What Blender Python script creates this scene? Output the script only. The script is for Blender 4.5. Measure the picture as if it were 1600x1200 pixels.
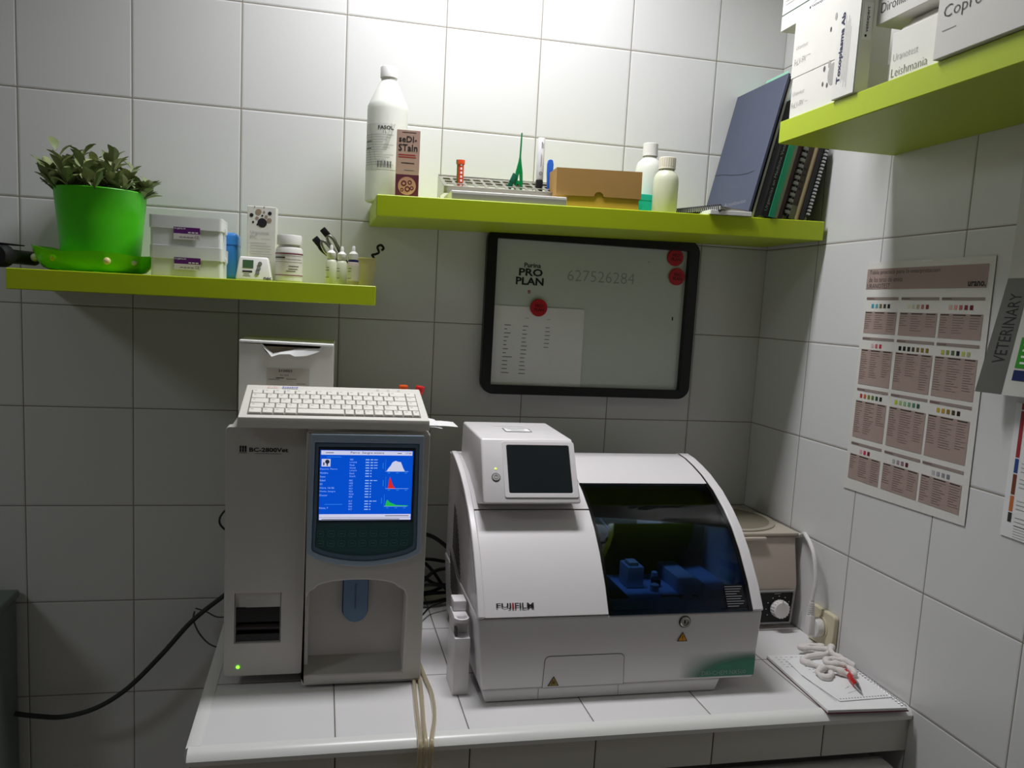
import bpy, bmesh, math, random
from mathutils import Vector, Matrix, Euler
random.seed(7)
R = math.radians
for o in list(bpy.data.objects): bpy.data.objects.remove(o)
SC = bpy.context.scene
COL = SC.collection

# ------------------------------------------------------------------ camera
cam = bpy.data.cameras.new('camera'); camo = bpy.data.objects.new('camera', cam); COL.objects.link(camo)
cx_ = Vector((0.9767695990, -0.2079569393, 0.0517209987))
cy_ = Vector((0.0244843536, -0.1314735191, -0.9910172704))
cz_ = Vector((0.2128898600, 0.9692618971, -0.1233276453))
M3 = Matrix((cx_, -cy_, -cz_)).transposed()
camo.matrix_world = Matrix.Translation((0.5667, -1.7304, 1.5424)) @ M3.to_4x4()
cam.sensor_width = 36; cam.lens = 1268.07 / 1600 * 36
cam.shift_x = 23.1 / 1600; cam.shift_y = 35.0 / 1600; cam.clip_start = 0.02
SC.camera = camo

# ------------------------------------------------------------------ world, lights, exposure
SC.view_settings.view_transform = 'Standard'; SC.view_settings.look = 'None'
SC.view_settings.gamma = 1; SC.view_settings.exposure = 0.0; SC.view_settings.use_curve_mapping = False
w = bpy.data.worlds.new('room_ambience'); SC.world = w; w.use_nodes = True
w.node_tree.nodes['Background'].inputs[0].default_value = (0.98, 0.93, 0.82, 1)
w.node_tree.nodes['Background'].inputs[1].default_value = 0.048

def area(name, loc, rot, sx, sy, power, col=(1, 1, 1), spread=180):
    l = bpy.data.lights.new(name, 'AREA'); l.shape = 'RECTANGLE'; l.size = sx; l.size_y = sy
    l.energy = power; l.color = col; l.spread = R(spread)
    o = bpy.data.objects.new(name, l); o.location = loc; o.rotation_euler = rot; COL.objects.link(o); return o
area('ceiling_downlight', (0.86, -0.35, 2.56), (0, 0, 0), 0.50, 0.14, 10.4, (0.97, 0.97, 1.0), 146)
area('ceiling_lamp', (-1.3, -1.15, 2.52), (0, 0, 0), 0.5, 0.25, 6.0, (0.93, 0.98, 1.0))

# ------------------------------------------------------------------ materials
def lin(c):
    if isinstance(c, str):
        c = [int(c[i:i+2], 16) for i in (0, 2, 4)]
    return tuple((x/255/12.92 if x/255 <= .04045 else ((x/255+.055)/1.055)**2.4) for x in c) + (1,)
MATS = {}
def mat(name, col, rough=.5, metal=0, trans=0, alpha=1, em=0, ior=1.45, var=0.03, bump=0, spec=.5, sss=0):
    if name in MATS: return MATS[name]
    m = bpy.data.materials.new(name); m.use_nodes = True; nt = m.node_tree
    b = nt.nodes['Principled BSDF']; c = lin(col)
    b.inputs['Roughness'].default_value = rough; b.inputs['Metallic'].default_value = metal
    b.inputs['Transmission Weight'].default_value = trans; b.inputs['IOR'].default_value = ior
    b.inputs['Alpha'].default_value = alpha; b.inputs['Specular IOR Level'].default_value = spec
    if sss: b.inputs['Subsurface Weight'].default_value = sss; b.inputs['Subsurface Radius'].default_value = (.01, .01, .01)
    b.inputs['Base Color'].default_value = c
    if em: b.inputs['Emission Color'].default_value = c; b.inputs['Emission Strength'].default_value = em
    if var or bump:
        tc = nt.nodes.new('ShaderNodeTexCoord'); n = nt.nodes.new('ShaderNodeTexNoise')
        n.inputs['Scale'].default_value = 40; n.inputs['Detail'].default_value = 4
        nt.links.new(tc.outputs['Object'], n.inputs['Vector'])
        if var:
            mx = nt.nodes.new('ShaderNodeMix'); mx.data_type = 'RGBA'
            mx.inputs[6].default_value = tuple(x*(1-var) for x in c[:3])+(1,); mx.inputs[7].default_value = tuple(min(1, x*(1+var)) for x in c[:3])+(1,)
            nt.links.new(n.outputs['Fac'], mx.inputs[0]); nt.links.new(mx.outputs[2], b.inputs['Base Color'])
        if bump:
            n2 = nt.nodes.new('ShaderNodeTexNoise'); n2.inputs['Scale'].default_value = 900
            nt.links.new(tc.outputs['Object'], n2.inputs['Vector'])
            bp = nt.nodes.new('ShaderNodeBump'); bp.inputs['Strength'].default_value = bump; bp.inputs['Distance'].default_value = .0006
            nt.links.new(n2.outputs['Fac'], bp.inputs['Height']); nt.links.new(bp.outputs[0], b.inputs['Normal'])
    MATS[name] = m; return m

def tile_mat(name, col, grout, axes, offs, size=.2, gw=.0010, rough=.3):
    """square ceramic tiles in world metres: thin dark grout with a soft pillow edge"""
    m = bpy.data.materials.new(name); m.use_nodes = True; nt = m.node_tree; N = nt.nodes; L = nt.links
    b = N['Principled BSDF']; b.inputs['Roughness'].default_value = rough
    g = N.new('ShaderNodeNewGeometry'); s = N.new('ShaderNodeSeparateXYZ'); L.new(g.outputs['Position'], s.inputs[0])
    def mth(op, a, bb=None, c=None):
        n = N.new('ShaderNodeMath'); n.operation = op
        for i, v in enumerate((a, bb, c)):
            if v is None: continue
            if isinstance(v, (int, float)): n.inputs[i].default_value = v
            else: L.new(v, n.inputs[i])
        return n.outputs[0]
    ds = []; ids = []
    for ax, of in zip(axes, offs):
        t = mth('DIVIDE', mth('SUBTRACT', s.outputs[ax], of), size)
        ids.append(mth('FLOOR', t))
        f = mth('FRACT', t); d = mth('MULTIPLY', mth('MINIMUM', f, mth('SUBTRACT', 1.0, f)), size)
        ds.append(d)
    d = mth('MINIMUM', ds[0], ds[1])
    fac = mth('LESS_THAN', d, gw)
    h = N.new('ShaderNodeMapRange'); h.inputs[1].default_value = gw*.6; h.inputs[2].default_value = gw+.0030; h.interpolation_type = 'SMOOTHERSTEP'
    L.new(d, h.inputs[0])
    nz = N.new('ShaderNodeTexNoise'); nz.inputs['Scale'].default_value = 3.0; L.new(g.outputs['Position'], nz.inputs['Vector'])
    wn = N.new('ShaderNodeTexWhiteNoise'); wn.noise_dimensions = '2D'
    cb = N.new('ShaderNodeCombineXYZ'); L.new(ids[0], cb.inputs[0]); L.new(ids[1], cb.inputs[1]); L.new(cb.outputs[0], wn.inputs['Vector'])
    c = lin(col)
    hs = N.new('ShaderNodeHueSaturation'); hs.inputs['Color'].default_value = c
    L.new(mth('ADD', .975, mth('MULTIPLY', wn.outputs['Value'], .03)), hs.inputs['Value'])
    mx = N.new('ShaderNodeMix'); mx.data_type = 'RGBA'; L.new(fac, mx.inputs[0]); L.new(hs.outputs[0], mx.inputs[6]); mx.inputs[7].default_value = lin(grout)
    L.new(mx.outputs[2], b.inputs['Base Color'])
    L.new(mth('ADD', rough, mth('MULTIPLY', fac, .5)), b.inputs['Roughness'])
    bp = N.new('ShaderNodeBump'); bp.inputs['Strength'].default_value = .5; bp.inputs['Distance'].default_value = .0012
    L.new(mth('ADD', h.outputs[0], mth('MULTIPLY', nz.outputs['Fac'], 1.2)), bp.inputs['Height']); L.new(bp.outputs[0], b.inputs['Normal'])
    return m

# ------------------------------------------------------------------ mesh builder
class F:
    """a flat frame: origin, right, up"""
    def __init__(s, o, ux=(1, 0, 0), uy=(0, 0, 1)):
        s.o = Vector(o); s.ux = Vector(ux).normalized(); s.uy = Vector(uy).normalized(); s.n = s.ux.cross(s.uy)
    def p(s, x, y, l=0): return s.o + s.ux*x + s.uy*y + s.n*l
FRONT = lambda x, y, z: F((x, y, z))
TXT = {}
def text_geo(s, bold):
    k = (s, bold)
    if k not in TXT:
        c = bpy.data.curves.new('t', 'FONT'); c.body = s; c.size = 1; c.offset = bold; c.resolution_u = 2; c.fill_mode = 'BOTH'
        o = bpy.data.objects.new('t', c); me = bpy.data.meshes.new_from_object(o)
        vs = [v.co.copy() for v in me.vertices]; fs = [tuple(p.vertices) for p in me.polygons]
        bpy.data.objects.remove(o); bpy.data.curves.remove(c); bpy.data.meshes.remove(me)
        TXT[k] = (vs, fs)
    return TXT[k]
class MB:
    def __init__(s): s.v = []; s.f = []; s.mi = []; s.mats = []
    def m(s, mt):
        if mt not in s.mats: s.mats.append(mt)
        return s.mats.index(mt)
    def add(s, vs, fs, mt, M=None):
        k = len(s.v); i = s.m(mt)
        s.v += [tuple(M @ Vector(v)) if M else tuple(v) for v in vs]
        s.f += [tuple(a+k for a in f) for f in fs]; s.mi += [i]*len(fs); return s
    def bm(s, b, mt, M=None):
        b.verts.ensure_lookup_table(); b.verts.index_update()
        s.add([v.co.copy() for v in b.verts], [tuple(v.index for v in f.verts) for f in b.faces], mt, M); b.free(); return s
    def hexa(s, P, mt, bev=0, seg=2, M=None):
        """8 points: bottom 4 ccw seen from above, then top 4"""
        b = bmesh.new(); vs = [b.verts.new(p) for p in P]
        for f in ((3, 2, 1, 0), (4, 5, 6, 7), (0, 1, 5, 4), (1, 2, 6, 5), (2, 3, 7, 6), (3, 0, 4, 7)): b.faces.new([vs[i] for i in f])
        if bev: bmesh.ops.bevel(b, geom=list(b.edges), offset=bev, segments=seg, profile=.5, affect='EDGES')
        return s.bm(b, mt, M)
    def box(s, x0, y0, z0, x1, y1, z1, mt, bev=0, seg=2, M=None):
        return s.hexa([(x0, y0, z0), (x1, y0, z0), (x1, y1, z0), (x0, y1, z0), (x0, y0, z1), (x1, y0, z1), (x1, y1, z1), (x0, y1, z1)], mt, bev, seg, M)
    def lathe(s, prof, mt, c=(0, 0, 0), n=32, sx=1, sy=1, M=None, close=False):
        vs = []; fs = []
        for r, z in prof:
            for i in range(n):
                a = 2*math.pi*i/n; vs.append((c[0]+r*sx*math.cos(a), c[1]+r*sy*math.sin(a), c[2]+z))
        for j in range(len(prof)-1):
            for i in range(n):
                k = (i+1) % n; fs.append((j*n+i, j*n+k, (j+1)*n+k, (j+1)*n+i))
        if prof[0][0] > 1e-6: fs.append(tuple(reversed(range(n))))
        if prof[-1][0] > 1e-6 and not close: fs.append(tuple((len(prof)-1)*n+i for i in range(n)))
        return s.add(vs, fs, mt, M)
    def tube(s, pts, r, mt, n=8, closed=False, sub=4, M=None):
        P = [Vector(p) for p in pts]
        if sub > 1 and len(P) > 2:
            Q = []; L = len(P)
            for i in range(L if closed else L-1):
                p0 = P[(i-1) % L] if closed or i > 0 else P[i]; p1 = P[i]; p2 = P[(i+1) % L]
                p3 = P[(i+2) % L] if closed or i+2 < L else P[(i+1) % L]
                for k in range(sub):
                    t = k/sub
                    Q.append(.5*((2*p1)+(-p0+p2)*t+(2*p0-5*p1+4*p2-p3)*t*t+(-p0+3*p1-3*p2+p3)*t**3))
            if not closed: Q.append(P[-1])
            P = Q
        rr = r if callable(r) else (lambda t: r)
        vs = []; fs = []; L = len(P); up = None
        for i, p in enumerate(P):
            t = (P[(i+1) % L]-P[i-1]) if closed else (P[min(i+1, L-1)]-P[max(i-1, 0)])
            t.normalize()
            if up is None:
                up = Vector((0, 0, 1)) if abs(t.z) < .9 else Vector((1, 0, 0))
            a = t.cross(up).normalized(); up = a.cross(t).normalized()
            q = rr(i/max(1, L-1))
            for k in range(n):
                an = 2*math.pi*k/n; vs.append(p + a*math.cos(an)*q + up*math.sin(an)*q)
        for i in range(L if closed else L-1):
            j = (i+1) % L
            for k in range(n):
                l = (k+1) % n; fs.append((i*n+k, i*n+l, j*n+l, j*n+k))
        if not closed: fs.append(tuple(reversed(range(n)))); fs.append(tuple((L-1)*n+k for k in range(n)))
        return s.add(vs, fs, mt, M)
    def sphere(s, c, r, mt, M=None, sx=1, sy=1, sz=1, n=12):
        pr = [(max(1e-7, r*math.sin(math.pi*i/n)), -r*sz*math.cos(math.pi*i/n)) for i in range(n+1)]
        return s.lathe(pr, mt, c, n*2, sx, sy, M)
    def prism(s, outer, holes, fr, d0, d1, mt, M=None):
        """2D outline with holes in frame fr, from lift d0 (back) to d1 (front)"""
        b = bmesh.new(); es = []
        for lp in [outer]+list(holes):
            vs = [b.verts.new(fr.p(x, y, d0)) for x, y in lp]
            es += [b.edges.new((vs[i], vs[(i+1) % len(vs)])) for i in range(len(vs))]
        r = bmesh.ops.triangle_fill(b, use_beauty=True, use_dissolve=True, edges=es, normal=fr.n)
        fs = list(b.faces)
        if abs(d1-d0) > 1e-7:
            ex = bmesh.ops.extrude_face_region(b, geom=fs)
            bmesh.ops.translate(b, verts=[g for g in ex['geom'] if isinstance(g, bmesh.types.BMVert)], vec=fr.n*(d1-d0))
            bmesh.ops.recalc_face_normals(b, faces=list(b.faces))
        return s.bm(b, mt, M)
    def rect(s, fr, x0, y0, x1, y1, mt, l=.0004):
        return s.add([fr.p(x0, y0, l), fr.p(x1, y0, l), fr.p(x1, y1, l), fr.p(x0, y1, l)], [(0, 1, 2, 3)], mt)
    def poly(s, fr, pts, mt, l=.0004):
        return s.add([fr.p(x, y, l) for x, y in pts], [tuple(range(len(pts)))], mt)
    def disc(s, fr, x, y, r, mt, l=.0004, n=24, ry=None):
        ry = ry or r
        return s.poly(fr, [(x+r*math.cos(2*math.pi*i/n), y+ry*math.sin(2*math.pi*i/n)) for i in range(n)], mt, l)
    def ring(s, fr, x, y, r0, r1, mt, l=.0004, n=28):
        vs = []; fs = []
        for i in range(n):
            a = 2*math.pi*i/n; c, q = math.cos(a), math.sin(a)
            vs += [fr.p(x+r0*c, y+r0*q, l), fr.p(x+r1*c, y+r1*q, l)]
        for i in range(n):
            j = (i+1) % n; fs.append((2*i, 2*i+1, 2*j+1, 2*j))
        return s.add(vs, fs, mt)
    def text(s, fr, t, x, y, w, h, mt, l=.0005, bold=0):
        """text fitted in the box x..x+w, y..y+h"""
        vs, fs = text_geo(t, bold)
        if not vs: return s
        x0 = min(v.x for v in vs); x1 = max(v.x for v in vs); y0 = min(v.y for v in vs); y1 = max(v.y for v in vs)
        if h is None: h = w*(y1-y0)/(x1-x0)
        if w is None: w = h*(x1-x0)/(y1-y0)
        return s.add([fr.p(x+(v.x-x0)/(x1-x0)*w, y+(v.y-y0)/(y1-y0)*h, l) for v in vs], fs, mt)
    def lines(s, fr, x0, x1, y0, dy, n, th, mt, l=.0004, rag=.3):
        for i in range(n):
            s.rect(fr, x0, y0-i*dy, x1-(x1-x0)*rag*random.random(), y0-i*dy+th, mt, l)
    XF = None
    def build(s, name, parent=None, bevel=0, label=None, loc=None, rot=None, seg=2, ang=35, flat=False):
        if MB.XF: s.v = [MB.XF(v) for v in s.v]
        me = bpy.data.meshes.new(name); me.from_pydata(s.v, [], s.f)
        for mt in s.mats: me.materials.append(mt)
        me.polygons.foreach_set('material_index', s.mi); me.polygons.foreach_set('use_smooth', [not flat]*len(s.f))
        me.update(); me.set_sharp_from_angle(angle=R(ang))
        o = bpy.data.objects.new(name, me); COL.objects.link(o)
        if parent: o.parent = parent
        if loc: o.location = loc
        if rot: o.rotation_euler = rot
        if bevel:
            b = o.modifiers.new('bevel', 'BEVEL'); b.width = bevel; b.segments = seg; b.limit_method = 'ANGLE'; b.angle_limit = R(40); b.harden_normals = True
        if label: o['label'] = label
        return o
def thing(name, label, cat, loc=(0, 0, 0), rot=(0, 0, 0), group=None):
    o = bpy.data.objects.new(name, None); o.empty_display_size = .02; COL.objects.link(o)
    o.location = loc; o.rotation_euler = rot; return tag(o, label, cat, group)
def tag(o, label, cat, group=None, kind=None):
    o['label'] = label; o['category'] = cat
    if group: o['group'] = group
    if kind: o['kind'] = kind
    return o
def struct(mb, name, label, cat='wall', bevel=0):
    o = mb.build(name, bevel=bevel); o['kind'] = 'structure'; o['label'] = label; o['category'] = cat; return o
def rrect(x0, y0, x1, y1, r, n=5):
    P = []
    for cx, cy, a in ((x1-r, y0+r, -90), (x1-r, y1-r, 0), (x0+r, y1-r, 90), (x0+r, y0+r, 180)):
        for i in range(n+1):
            t = R(a+90*i/n); P.append((cx+r*math.cos(t), cy+r*math.sin(t)))
    return P

XW = 1.563
# common materials
wplast = mat('white_plastic', (226, 224, 222), .38, var=.01)
gplast = mat('off_white_casing', (206, 203, 198), .42, var=.01)
wpaper = mat('white_paper', (236, 236, 236), .75)
carton = mat('white_card', (226, 224, 218), .6)
black = mat('black_plastic', (16, 16, 18), .4)
ink = mat('black_ink', (30, 30, 32), .6, var=0)
gink = mat('grey_ink', (110, 110, 112), .6, var=0)
lgink = mat('pale_grey_ink', (165, 163, 160), .6, var=0)
steel = mat('brushed_steel', (190, 188, 180), .32, metal=1)
lime = mat('lime_lacquer', (176, 196, 22), .42, var=.015)
dark = mat('dark_void', (12, 11, 11), .6, var=0)
# ------------------------------------------------------------------ the room
wt = tile_mat('wall_tiles_back', (222, 222, 221), (138, 130, 118), (0, 2), (0.0, 0.9))
wr = tile_mat('wall_tiles_side', (222, 222, 221), (138, 130, 118), (1, 2), (0.0, 0.9))
ct = tile_mat('counter_tiles', (228, 226, 226), (110, 104, 98), (0, 1), (0.0, 0.0), rough=.35)
ca = tile_mat('apron_tiles', (214, 210, 202), (70, 64, 58), (0, 2), (0.0, 0.79), rough=.35)
struct(MB().box(-1.6, 0, 0, XW+.1, .1, 2.6, wt), 'wall_back', 'back wall of large white square ceramic tiles')
struct(MB().box(XW, -2.6, 0, XW+.1, 0, 2.6, wr), 'wall_right', 'right hand wall of white square ceramic tiles')
struct(MB().box(-1.6, -2.6, -.1, XW, 0, 0, mat('floor_tiles', (150, 145, 138), .4)), 'floor', 'plain grey floor below the counter', 'floor')
struct(MB().box(-1.6, -2.6, 2.6, XW+.1, .1, 2.7, mat('ceiling_paint', (225, 225, 220), .8)), 'ceiling', 'plain white ceiling', 'ceiling')

# counter
t = thing('tiled_counter', 'white tiled counter with rounded white edge trim carrying both analysers', 'counter', (.98, -.3, 0))
def at(o): return tuple(-c for c in o.location)
def P(mb, name, par, **k): return mb.build(name, par, loc=at(par), **k)
P(MB().box(.40, -.59, .868, XW-.0005, -.0005, .9, ct, ), 'tiled_top', t)
nose = [(-.588, .9006), (-.597, .9), (-.606, .896), (-.611, .889), (-.609, .881), (-.600, .877), (-.588, .877)]
b = MB(); b.prism([(y, z) for y, z in nose], [], F((.396, 0, 0), (0, 1, 0), (0, 0, 1)), 0, XW-.0005-.396, mat('edge_trim', (232, 232, 228), .28, var=0))
P(b, 'edge_trim', t)
b = MB(); b.prism([(-.002, .874), (.016, .874), (.016, .9008), (.004, .9008), (-.004, .897), (-.006, .888)], [], F((.396, -.001, 0), (1, 0, 0), (0, 0, 1)), 0, .588, MATS['edge_trim'])
P(b, 'side_trim', t)
P(MB().box(.40, -.602, .822, XW-.0005, -.592, .878, ca), 'apron', t)
P(MB().box(.40, -.592, .822, .41, -.0005, .868, ca), 'side_apron', t)
P(MB().box(.42, -.57, 0, .90, -.001, .822, gplast, .003), 'base_cabinet', t)

t = thing('under_counter_fridge', 'off-white appliance top edge below the counter at right', 'fridge', (1.22, -.3, 0))
P(MB().box(.93, -.58, 0, 1.53, -.03, .79, gplast, .004), 'body', t)
P(MB().box(.93, -.625, .05, 1.53, -.582, .806, gplast, .008, 3), 'door', t)

t = thing('side_cabinet', 'grey-green cabinet edge at the far left of the photo', 'cabinet', (-.2, -.08, 0))
P(MB().box(-.5, -.135, 0, -.016, -.005, .915, mat('cabinet_paint', (120, 132, 124), .5), .012, 3), 'body', t)
P(MB().box(-.5, -.138, .915, -.012, -.004, .93, MATS['cabinet_paint'], .005, 3), 'top', t)

# ------------------------------------------------------------------ three lime shelves
def shelf(label, x0, x1, y0, y1, z0, z1, dz=0):
    P8 = [(x0, y0, z0), (x1, y0, z0+dz), (x1, y1, z0+dz), (x0, y1, z0), (x0, y0, z1), (x1, y0, z1+dz), (x1, y1, z1+dz), (x0, y1, z1)]
    return tag(MB().hexa(P8, lime, .0012, 1).build('wall_shelf'), label, 'shelf')
SA, SBt = 1.5625, 1.7285
shelf('lime green wall shelf at left holding the potted plant', .052, .660, -.23, -.0005, SA-.035, SA, .003)
shelf('long lime green wall shelf above the whiteboard', .656, 1.553, -.23, -.0005, SBt-.038, SBt, .016)
shelf('lime green wall shelf fixed to the right hand wall, top right', XW-.23, XW-.0005, -1.5, -.404, 1.846, 1.883)
def zb(x): return SBt + .016*(x-.656)/.897
def za(x): return SA + .003*(x-.052)/.608

# ------------------------------------------------------------------ whiteboard
t = thing('whiteboard', 'white dry-erase board with rounded black frame on back wall', 'whiteboard', (1.145, -.01, 1.53))
fr = F((0, -.002, 0))
P(MB().prism(rrect(.903, 1.352, 1.388, 1.707, .028, 6), [rrect(.925, 1.372, 1.362, 1.684, .002, 1)], fr, 0, .020, black), 'frame', t, bevel=.004, seg=3)
b = MB(); wb = mat('whiteboard_enamel', (205, 214, 206), .22, var=.01)
b.box(.92, -.010, 1.367, 1.366, -.003, 1.688, wb)
f = F((0, -.010, 0)); redi = mat('red_ink', (170, 40, 36), .6, var=0)
b.text(f, 'Purina', .988, 1.627, .037, .010, ink, bold=.02)
b.text(f, 'PRO', .977, 1.6085, .053, .0165, ink, bold=.03)
b.text(f, 'PLAN', .971, 1.5895, .062, .0165, ink, bold=.03)
for i in range(3): b.rect(f, .999+i*.0022, 1.571, 1.0002+i*.0022, 1.579, redi)
b.rect(f, .998, 1.576, 1.005, 1.5768, redi)
mark = mat('faint_marker', (150, 158, 150), .4, var=0)
b.text(f, '627526284', 1.086, 1.604, .155, .024, mark, bold=-.012)
b.rect(f, 1.337, 1.529, 1.340, 1.537, ink)
b.rect(f, 1.27, 1.655, 1.274, 1.656, ink)
P(b, 'board', t)
b = MB(); b.box(0, 0, 0, .204, .0006, .171, wpaper); f = F((0, -.0001, 0))
for i in range(13):
    z = .129-i*.0086
    b.rect(f, .025-i*.0002, z, .025+random.choice((.006, .010, .014, .02)), z+.0016, gink)
    b.rect(f, .066-i*.0004, z-.001, .066+random.uniform(.007, .012), z+.0006, gink)
    if i < 6: b.rect(f, .117-i*.0005, z-.002, .117+random.uniform(.008, .011), z-.0006, gink)
b.rect(f, .07, .146, .078, .147, lgink); b.rect(f, .12, .145, .127, .146, lgink)
tag(b.build('paper_sheet', loc=(.926, -.0118, 1.372)), 'typed white paper list held at lower left of the whiteboard', 'paper')
mr = mat('magnet_red', (196, 30, 42), .35); mdk = mat('magnet_print', (96, 12, 22), .4)
for x, z, lab in ((1.333, 1.669, 'round red magnet highest in the top right corner of the whiteboard'), (1.340, 1.627, 'round red magnet below another at right edge of the whiteboard'), (1.024, 1.542, 'round red magnet holding the paper list on the whiteboard')):
    yy = -.0126 if x < 1.1 else -.0101
    t = thing('round_magnet', lab, 'magnet', (x, yy-.0001, z), (0, 0, 0), 'red magnets on the whiteboard')
    m = MB().lathe([(.0185, 0), (.019, .001), (.019, .004), (.0175, .006), (0.00001, .006)], mr, M=Matrix.Rotation(R(90), 4, 'X')); m.build('disc', t)
    f = F((0, -.006, 0)); m = MB()
    m.text(f, 'PRO', -.009, .001, .018, .007, mdk, bold=.03); m.text(f, 'PLAN', -.011, -.008, .022, .007, mdk, bold=.03); m.build('printed_logo', t)

# ------------------------------------------------------------------ right wall posters
taupe = mat('taupe_print', (168, 148, 140), .55, var=0); taup2 = mat('taupe_bar', (150, 136, 130), .55, var=0); tline = mat('taupe_text', (120, 100, 96), .6, var=0)
def curl(mb, fr, w, h, mt, fn, nx=14, ny=18):
    vs = []; fs = []
    for j in range(ny+1):
        for i in range(nx+1):
            u, v = i/nx, j/ny; vs.append(fr.p(u*w, v*h, fn(u, v)))
    for j in range(ny):
        for i in range(nx):
            a = j*(nx+1)+i; fs.append((a, a+1, a+nx+2, a+nx+1))
    mb.add(vs, fs, mt)
po = thing('urine_strip_chart', 'white wall poster of taupe tables with urine strip colour squares', 'poster', (XW-.003, -.52, 1.44))
b = MB(); f = F((XW-.0012, -.369, 1.236), (0, -1, 0), (0, 0, 1))
def pos(y, z): return (-.369-y, z-1.236)
b.prism([(-.004, -.008), (.301, 0), (.298, .421), (0, .421)], [], f, 0, .0008, mat('poster_paper', (224, 222, 216), .4))
f = F((XW-.002, 0, 0), (0, -1, 0), (0, 0, 1))
L1 = .0005; L2 = .0008
b.rect(f, .370, 1.608, .656, 1.645, taupe, L1)
b.text(f, 'Tabla practica para la interpretacion', .377, 1.633, .178, .0095, ink, L2, -.012)
b.text(f, 'de las tiras de orina', .377, 1.621, .09, .009, ink, L2, -.012)
b.text(f, 'URANOTEST', .374, 1.6095, .062, .0085, ink, L2, -.012)
b.text(f, 'urano.', .618, 1.6105, .036, .008, ink, L2, .03)
cols3 = [(.376, .462), (.470, .560), (.566, .656)]
rows = [(1.591, 1.580, 1.567, 1.527), (1.517, 1.507, 1.497, 1.431), (1.421, 1.412, 1.400, 1.330), (1.318, 1.308, 1.298, 1.250)]
sw = [[('3f9fb4', '58a9b4', '6f6a3c', '4a443c', '1c2430'), ('d8d8b8', 'c8c8b0', 'b8a890', 'b07868', '8a4038'), ('d8b8a8', 'd89890', 'b86868', '8a3048', '6a1430')],
      [('d0b8b8', 'c86870', 'c03048'), ('16181c', '20201c', '2a2a20', '4a4430', '6a6038', '8a7030', '8a7838'), ('b8b850', '889850', '586848', '182030', 'c0c868', 'b0b878')],
      [('b83838', 'c06838', '808838', '607838', '284838', '102820'), ('b8c838', 'a0c078', '90b888', '70a078', '508868', '305848'), ('c0a830', 'b89030', '887030', '483820', '281810')],
      [('e0a0b0', 'c83858', '701028'), ('b0b0b0', 'a09098', '907080', '601828'), ('b8b8b8', 'a0a0a8', '909098', '808088')]]
for ri, (zh, zs, zt, zbm) in enumerate(rows):
    for ci, (y0, y1) in enumerate(cols3):
        b.rect(f, y0, zh-.0025, y1, zh+.0025, taup2, L1)
        b.rect(f, y0, zh-.001, y0+.022, zh+.001, tline, L2)
        cs = sw[ri][ci]
        for k, c in enumerate(cs):
            x = (y0+y1)/2-len(cs)*.0055+k*.011
            b.rect(f, x, zs-.0065, x+.0065, zs+.001, mat('swatch_'+c, c, .5, var=0), L1)
        b.rect(f, y0, zbm, y1, zt, taupe, L1)
        dd = (y1-y0)
        for (a, e) in ((.02, .22), (.32, .62), (.72, .96)):
            b.rect(f, y0+a*dd, zt-.0028, y0+e*dd, zt-.0012, ink, L2)
            n = int((zt-zbm)/.0042*random.uniform(.55, .95))
            b.lines(f, y0+a*dd, y0+e*dd+.02*dd, zt-.007, .004, n, .0008, tline, L2, .5)
b.rect(f, .512, 1.6535, .534, 1.6555, wpaper, L2)
P(b, 'sheet', po)

vp = thing('veterinary_poster', 'white poster with grey VETERINARY band, its lower left corner curling off wall', 'poster', (XW-.003, -.8, 1.6))
b = MB(); vpw = mat('glossy_poster', (206, 206, 200), .3)
f = F((XW-.003, -.698, 1.452), (0, -1, 0), (0, 0, 1))
W, H = .33, .47
def cf(u, v): return .001+.035*max(0, 1-u*1.3)**1.5*max(0, 1-v*2.6)**1.1 + .002*math.sin(v*9)*.3
curl(b, f, W, H, vpw, cf, 24, 28)
# band following the curl
gb = []
for dd_, mt_, x0, x1, v0, v1 in ((.0004, mat('grey_band', (98, 98, 94), .35), .0, .040, .0, .36),):
    vs = []; fs = []
    for j in range(15):
        for i in range(7):
            x = x0+(x1-x0)*i/6; v = v0+(v1-v0)*j/14; vs.append(f.p(x+.0+.02*max(0,v-.0)*0, v*H, cf(x/W, v)+dd_))
    for j in range(14):
        for i in range(6): a = j*7+i; fs.append((a, a+1, a+8, a+7))
    b.add(vs, fs, mt_)
# VETERINARY reading upwards on the band
vs, fs = text_geo('VETERINARY', 0.0)
x0 = min(v.x for v in vs); x1 = max(v.x for v in vs); y1 = max(v.y for v in vs); y0 = min(v.y for v in vs)
b.add([f.p((lambda X: X)(.033-(v.y-y0)/(y1-y0)*.020), .045+(v.x-x0)/(x1-x0)*.102, cf((.033-(v.y-y0)/(y1-y0)*.020)/W, (.045+(v.x-x0)/(x1-x0)*.102)/H)+.0008) for v in vs], fs, ink)
def crect(x0, z0, x1, z1, mt, dd=.0005):
    b.add([f.p(x0, z0, cf(x0/W, z0/H)+dd), f.p(x1, z0, cf(x1/W, z0/H)+dd), f.p(x1, z1, cf(x1/W, z1/H)+dd), f.p(x0, z1, cf(x0/W, z1/H)+dd)], [(0, 1, 2, 3)], mt)
gr = mat('green_print', (52, 150, 42), .35)
crect(.050, .040, .11, .084, gr); crect(.052, .092, .11, .125, gr); crect(.050, .022, .11, .037, mat('navy_print', (28, 36, 92), .35))
for k in range(4): crect(.056, .046+k*.009, .075, .049+k*.009, wpaper, .001)
ff = F(tuple(f.p(0, 0, .0012+.0003)), (0, -1, 0), (0, 0, 1))
b.text(F(tuple(f.p(.058, .028, .004)), (0, -1, 0), (0, 0, 1)), 'SLO', 0, 0, .016, .007, wpaper)
P(b, 'sheet', vp)

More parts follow.
